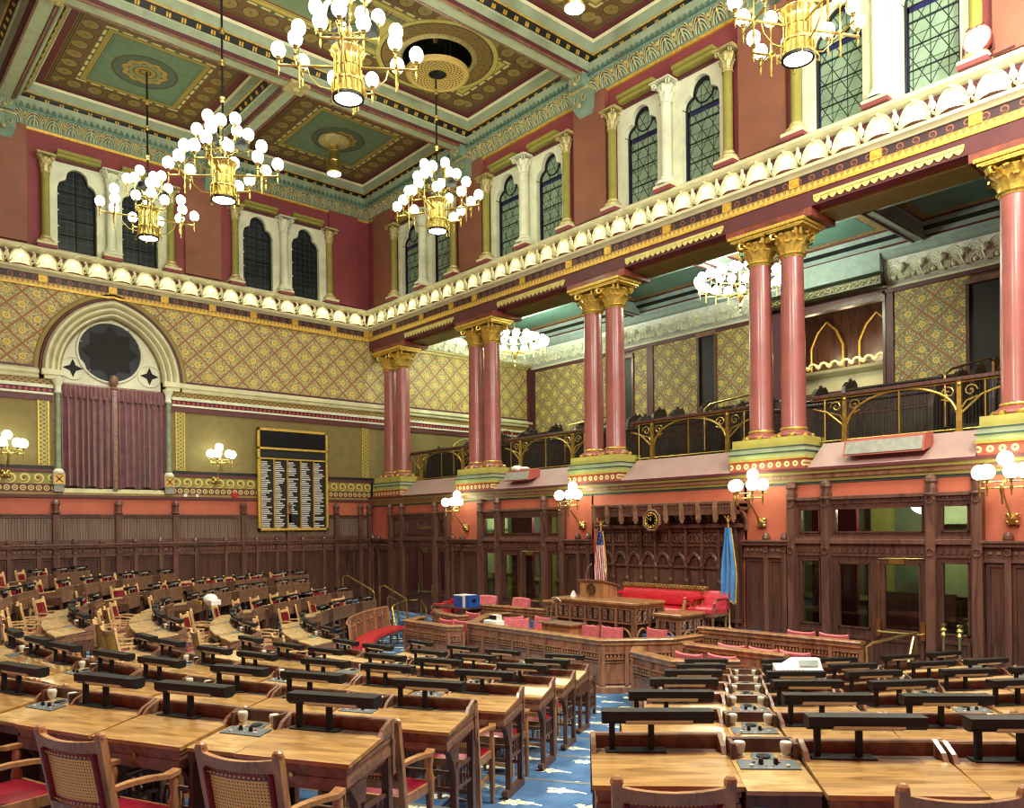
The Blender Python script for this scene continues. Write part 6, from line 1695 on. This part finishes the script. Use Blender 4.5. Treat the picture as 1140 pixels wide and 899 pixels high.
# papers and machine on the left of the clerks' table
t=empty('stenotype_machine',(9.85,-3.15,.9)); tag(t,'pale office machine with dark screen among white papers','office machine')
m=MB(); m.box(-.18,.2,-.12,.12,0,.14,bv=.02); m.box(-.1,.12,-.02,.12,.14,.24); m.build('case',M['paper'],t)
m=MB(); m.box(-.09,.11,-.04,-.02,.15,.23); m.build('display',M['ribbon'],t)
for i,(x,y,r) in enumerate(((9.55,-3.2,.3),(10.1,-3.25,-.4),(10.05,-2.95,.9),(11.0,-3.35,.1))):
    m=MB(); 
    for k in range(3): m.M=Matrix.Rotation(.2*k,4,'Z'); m.box(-.15,.15,-.1,.1,.004*k,.004*k+.004)
    m.M=None; o=m.build('paper_stack',M['paper'],None,loc=(x,y,.9),rz=r); tag(o,('loose white papers left of the pale office machine','loose white papers right of the pale office machine','loose white papers behind the pale office machine','white papers between the office machine and the small lectern')[i],'papers','papers on the clerks\' table')
# dark table with blue box
t=empty('side_table',(7.6,-2.2,.42)); tag(t,'dark polished table carrying a blue and white box','table')
m=MB(); m.box(-.75,.45,-.28,.28,.64,.68,bv=.01); m.build('tabletop',M['wood_dark'],t)
for sx in (-.68,.38):
    for sy in (-.22,.22): m=MB(); m.lathe([(.025,0),(.03,.5),(.035,.64)],8,(sx,sy)); m.build('leg',M['wood_dark'],t)
t=empty('blue_box',(7.78,-2.22,1.1)); tag(t,'blue box with a white stripe on the dark side table','box')
m=MB(); m.box(-.27,.27,-.17,.17,0,.28); m.build('carton',M['blue_box'],t)
m=MB(); m.box(.06,.16,-.175,.175,.003,.284); m.box(-.272,.06,-.174,.174,.26,.283); m.build('white_stripe',M['paper'],t)
m=MB(); m.box(.271,.275,-.05,.05,.12,.2); m.build('hand_hole',M['ribbon'],t)
# flags
def flag(x,y,zb,zt,lab,us):
    t=empty('flag_on_pole',(x,y,zb)); tag(t,lab,'flag')
    H=zt-zb; m=MB(); m.tube([(0,0,0),(0,0,H)],.016,8); m.lathe([(.14,0),(.12,.03),(.03,.06),(.02,.1)],14); m.build('pole',M['wood_blond'],t,True)
    m=MB()
    for s in (-1,1): m.tube([(0,0,H),(s*.03,0,H+.05),(s*.09,0,H+.11)],.014,5)
    m.lathe([(.02,H-.02),(.035,H+.01),(.01,H+.05),(.025,H+.09),(0,H+.13)],8); m.build('finial',M['gold'],t,True)
    m=MB(); rows=[]
    h=H*(.62 if us else .66); n=10
    for i in range(23):
        f=i/22; z=H-.12-h*f; w=.05+.11*min(1,f*1.6)
        rows.append([((j/n-.35)*w*2,-.05-.035*sin(j*1.7+f*2.5)-.03*f,z-.05*(j/n)*f+.03*sin(j*1.3)*f) for j in range(n+1)])
    m.grid(rows); m.build('cloth',M['flag_us' if us else 'flag_state'],t,True)
    m=MB()
    for r in rows[::1]: pass
    m.tube([r[-1] for r in rows],.013,5); m.tube(rows[-1],.014,5); m.tube([r[n//2+1] for r in rows[3:]],.008,5); m.build('gold_fringe',M['gold_flat'],t,True)
tt=Mat('star_and_stripe_cloth',(200,200,200),.7); 
u=(tt.x*1.0+tt.y*.8+tt.z*.10)*17
st=u.frac().lt(.5); can=tt.z.gt(1.62)
dots=tt.voro(22).lt(.2)
tt.color(tt.mix(can,tt.mix(st,(226,222,214),(178,30,44)),tt.mix(dots,(40,56,120),(230,230,230)))); M['flag_us']=tt.m
flag(10.36,-.42,.90,2.95,'red white and blue striped flag on a pole behind the podium',True)
flag(13.66,-.42,.90,3.0,'light blue state flag with gold fringe on a pole at the right of the rostrum',False)
# curved red bench
def bench():
    a0,a1=-112.,-146.; n=5; t=empty('curved_bench',(7.4,-4.9,.14)); tag(t,'curved oak bench with long red cushion and carved back panels','bench'); ox,oy,oz=7.4,-4.9,.14
    def pt(a,dr,z): 
        f=(a-a0)/(a1-a0); r=6.2-.42*f+dr; return (CLc[0]+r*cos(R(a))-ox,CLc[1]+r*sin(R(a))-oy,z-oz)
    A=[a0+(a1-a0)*i/40 for i in range(41)]
    m=MB(); m.grid([[pt(a,0,.45),pt(a,.06,1.0),pt(a,.10,1.0),pt(a,.06,.45)] for a in A],cv=True); m.build('backrest',M['wood_rost'],t)
    m=MB(); m.tube([pt(a,.08,1.01) for a in A],.028,6)
    for i in range(n+1): a=a0+(a1-a0)*i/n; m.tube([pt(a,.0,.45),pt(a,.05,1.0)],.022,5)
    m.build('back_frame',M['wood_rost2'],t,True)
    m=MB()
    for i in range(n):
        a=a0+(a1-a0)*(i+.5)/n
        for da,dz in ((-1.2,0),(1.2,0),(0,.05),(0,-.05),(0,0)): m.sphere(pt(a+da,.03,.84+dz),.028,7,5,sz=.8)
        for j in range(6): q=a+(j-2.5)*1.0; m.tube([pt(q,.0,.5),pt(q,.03,.7)],.008,4)
    m.build('carved_roundel',M['wood_mid'],t,True)
    m=MB(); m.grid([[pt(a,-.44,.47),pt(a,-.47,.51),pt(a,-.44,.55),pt(a,-.05,.56),pt(a,-.02,.5),pt(a,-.05,.47)] for a in A],cv=True); m.f.append(list(range(6))); m.f.append([240+j for j in range(6)][::-1]); m.build('cushion',M['red_leather'],t,True)
    m=MB(); m.grid([[pt(a,-.43,.43),pt(a,-.43,.47),pt(a,.0,.47),pt(a,.0,.43)] for a in A],cv=True); m.build('seat',M['wood_mid'],t)
    for i in range(n+1):
        a=a0+(a1-a0)*(i/n*.97+.015); m=MB(); m.tube([pt(a,-.38,.14),pt(a,-.38,.43)],.022,6); m.tube([pt(a,-.04,.14),pt(a,-.04,.45)],.022,6); m.tube([pt(a,-.38,.22),pt(a,-.04,.22)],.014,5); m.build('leg',M['wood_mid'],t,True)
bench()
t=empty('low_front_bench',(14.35,-5.05,.12),R(27)); tag(t,'low bench with pierced carved end in front of the innermost row by the aisle','bench')
m=MB(); m.box(-.9,.0,-.16,.16,.34,.38); m.build('seat',M['wood_mid'],t)
m=MB(); m.box(-.9,.0,.14,.17,.1,.56); m.build('backrest',M['wood_mid'],t)
for x in (-.9,.0):
    m=MB(); m.box(x-.02,x+.02,-.18,-.13,0,.5); m.box(x-.02,x+.02,.13,.18,0,.58); m.box(x-.02,x+.02,-.15,.15,.5,.55); m.box(x-.02,x+.02,-.15,.15,.1,.14)
    for z in (.22,.32,.42):
        for y in (-.07,0,.07): m.tube([(x+.0,y+.03*cos(q),z+.03*sin(q)) for q in [j*PI/3 for j in range(6)]],.008,4,closed=True)
    m.build('pierced_end',M['wood_dark2'],t)
# front modesty bench at the inner end of the near left block
# brass handrails
def rail(pts,lab,extra=()):
    cx,cy,cz=pts[0]; t=empty('brass_handrail',(cx,cy,cz)); tag(t,lab,'handrail','brass handrails on the floor steps')
    m=MB(); m.tube([(x-cx,y-cy,z-cz) for x,y,z in pts],.022,8); m.build('rail_tube',M['brass'],t,True)
    for e in extra: m=MB(); m.tube([(x-cx,y-cy,z-cz) for x,y,z in e],.02,8); m.build('post',M['brass'],t,True)
rail([(6.15,-3.05,.2),(5.2,-2.6,.95),(5.25,-2.55,1.02),(4.7,-1.9,1.05),(4.9,-1.5,1.05),(5.7,-1.9,.9),(5.75,-1.95,.2)],'brass handrail with bends at the steps beside the red bench',extra=([(4.9,-1.5,1.04),(4.9,-1.5,.42)],[(5.2,-2.6,.95),(5.2,-2.6,.2)]))
rail([(4.6,-2.35,.3),(4.6,-2.35,1.12),(4.5,-2.25,1.18),(4.2,-1.8,1.02),(4.2,-1.75,.42)],'short brass handrail just behind the bent one at the steps')
rail([(2.2,-2.3,.8),(2.2,-2.3,1.6),(2.35,-2.25,1.64),(3.6,-2.2,1.28),(3.7,-2.2,1.2),(3.7,-2.2,.5)],'sloping brass handrail at the end of the far left block, upper one')
rail([(3.9,-2.15,.5),(3.9,-2.15,1.38),(4.05,-2.1,1.42),(5.1,-2.1,1.12),(5.15,-2.1,.45)],'sloping brass handrail at the end of the far left block, lower one')
rail([(17.0,-1.9,.42),(17.0,-1.9,1.08),(17.05,-1.8,1.14),(17.35,-1.0,1.24),(17.35,-.9,.42)],'brass handrail in front of the right-hand glazed doors',extra=([(17.5,-1.9,.42),(17.4,-1.2,1.2)],))
def stanchion(x,y,lab):
    m=MB(); m.lathe([(.09,0),(.1,.02),(.03,.05),(.02,.1),(.02,.72),(.05,.76),(.03,.80),(.06,.84),(.02,.88),(.05,.92),(0,.94)],12); o=m.build('brass_stanchion',M['brass'],None,True,loc=(x,y,.42)); tag(o,lab,'stanchion','brass stanchions')
stanchion(17.55,-.45,'left brass stanchion by the right-hand glazed doors'); stanchion(17.8,-.5,'right brass stanchion by the right-hand glazed doors')
# things on desks
t=empty('desk_terminal',(18.02,-5.72,1.285),R(40)); t.scale=(.82,.82,.85); tag(t,'cream desktop terminal with small screen on a desk of the near right block','computer terminal')
m=MB(); m.hexa([(-.28,-.2,0),(.32,-.2,0),(.32,.2,0),(-.28,.2,0)],[(-.28,-.2,.05),(.32,-.2,.05),(.32,.2,.12),(-.28,.2,.12)]); m.hexa([(-.12,.0,.08),(.32,.0,.08),(.32,.2,.1),(-.2,.2,.1)],[(-.02,.06,.20),(.30,.06,.20),(.30,.18,.20),(-.05,.18,.20)]); m.build('case',M['paper'],t)
m=MB(); m.hexa([(.03,-.004,.12),(.27,-.004,.12),(.27,.01,.12),(.03,.01,.12)],[(.03,.036,.185),(.27,.036,.185),(.27,.048,.185),(.03,.048,.185)]); m.build('screen',M['screen'],t)
m=MB()
for i in range(6):
    for j in range(3): m.box(-.2+.05*i,-.17+.05*i,-.15+.04*j,-.125+.04*j,.055+.007*j,.068+.007*j)
m.build('keys',M['mic'],t)

o=empty('telephone_stack',(5.7,-7.42,1.40)); tag(o,'white bulky papers and black telephone at the near end of the far left block','papers')
m=MB(); m.sphere((.05,0,.1),.15,12,8,sz=.8); m.box(-.05,.36,-.1,.1,0,.11,bv=.02); m.build('paper_pile',M['paper'],o,True)
m=MB(); m.box(-.3,-.08,-.12,.12,0,.12,bv=.02); m.tube([(-.28,-.1,.15),(-.2,0,.18),(-.1,.1,.15)],.025,6); m.build('telephone',M['black'],o,True)
m=MB(); m.box(-.38,-.05,-.17,-.13,0,.07); m.build('name_plate',M['gold_flat'],o)
def papers(x,y,z,r,lab):
    m=MB()
    for k in range(4): m.M=Matrix.Rotation(.15*k,4,'Z'); m.box(-.11,.11,-.14,.14,.003*k,.003*k+.003)
    m.M=None; o=m.build('paper_stack',M['paper'],None,loc=(x,y,z),rz=r); tag(o,lab,'papers','papers on members\' desks')
papers(18.62,-9.05,1.455+.0,.6,'crumpled white papers on the third desk row right of the aisle')
# spare microphone on desk at the far right
m=MB(); m.sphere((0,0,.16),.035,8,6); m.tube([(0,0,0),(0,0,.14)],.01,6); m.lathe([(.05,0),(.05,.02)],10); o=m.build('table_microphone',M['mic'],None,True,loc=(13.5,-6.3,.96)); tag(o,'small pale round-headed table microphone on an innermost-row desk','microphone')
# spotlight on the cornice at the top right
t=empty('cornice_floodlight',(18.05,-.22,9.97)); tag(t,'bright round floodlight with red guard standing on the cornice at the top right','floodlight')
m=MB(); m.lathe([(.05,.2),(.17,.12),(.2,.0),(.2,-.06)],18,(0,.34),ax='y',cap=False); m.build('reflector',M['terra'],t,True)
m=MB(); m.lathe([(0,-.04),(.18,-.04)],18,(0,.34),ax='y',cap=False); m.build('lens',M['bulb_white'],t)
m=MB(); m.tube([(-.2,.0,.34),(-.22,.02,.12),(0,.02,.06),(.22,.02,.12),(.2,0,.34)],.02,6); m.tube([(0,.02,.06),(.25,.02,.02),(.5,.0,.02)],.02,6)
for k in range(5): m.tube([(-.14+.07*k,-.07,.50),(-.14+.07*k,.05,.6)],.012,5)
m.build('guard_and_stand',M['maroon'],t,True)
l=bpy.data.lights.new('floodlight','SPOT'); l.energy=150; l.spot_size=R(100); l.shadow_soft_size=.15; l.color=(1,.95,.88)
o=bpy.data.objects.new('floodlight_beam',l); o.location=(18.05,-.35,10.32); o.rotation_euler=(R(-62),0,R(-10)); COL.objects.link(o)
# ================= CAMERA, LIGHT =================
cam=bpy.data.cameras.new('camera'); co=bpy.data.objects.new('camera',cam); COL.objects.link(co); sc.camera=co
yw=R(41.369); ro=.010928
fw=Vector((-cos(yw),sin(yw),0)); rt=Vector((fw.y,-fw.x,0)); up=Vector((0,0,1))
Rc=rt*cos(ro)-up*sin(ro); Uc=rt*sin(ro)+up*cos(ro)
mm=Matrix((( Rc.x,Uc.x,-fw.x,22.52),(Rc.y,Uc.y,-fw.y,-13.776),(Rc.z,Uc.z,-fw.z,2.9),(0,0,0,1)))
co.matrix_world=mm; cam.sensor_width=36; cam.lens=36*894.76/1140; cam.shift_x=0; cam.shift_y=(588.57-449.5)/1140; cam.clip_start=.05
w=bpy.data.worlds.new('World'); sc.world=w; w.use_nodes=True; w.node_tree.nodes['Background'].inputs[0].default_value=(.9,.93,1,1); w.node_tree.nodes['Background'].inputs[1].default_value=.02
# downlights in the chandelier barrels and pendants (real lamps)
for x,y,z,e in ((2.6,-7.6,9.84,260),(7.5,-7.75,9.16,260),(7.5,-2.7,9.76,260),(11.9,-7.6,9.34,320),(16.45,-2.7,9.76,260),(2.5,-2.6,12.8,160),(12.1,-2.9,12.55,160),(16.4,-12.9,9.7,300),(20.9,-7.7,9.3,300)):
    l=bpy.data.lights.new('downlight','SPOT'); l.energy=e*2.2; l.spot_size=R(110); l.spot_blend=.9; l.shadow_soft_size=.18; l.color=(.96,1,.86)
    o=bpy.data.objects.new('downlight',l); o.location=(x,y,z-.02); COL.objects.link(o)
vs=sc.view_settings; vs.view_transform='Standard'; vs.look='None'; vs.gamma=1; vs.use_curve_mapping=False; vs.exposure=.55
sc.cycles.use_denoising=True; sc.cycles.pixel_filter_type='BLACKMAN_HARRIS'; sc.cycles.filter_width=1.15; sc.cycles.max_bounces=6; sc.cycles.diffuse_bounces=3; sc.cycles.glossy_bounces=3; sc.cycles.transmission_bounces=4; sc.cycles.sample_clamp_indirect=6; sc.cycles.caustics_reflective=False; sc.cycles.caustics_refractive=False
try: sc.cycles.use_light_tree=True
except Exception: pass
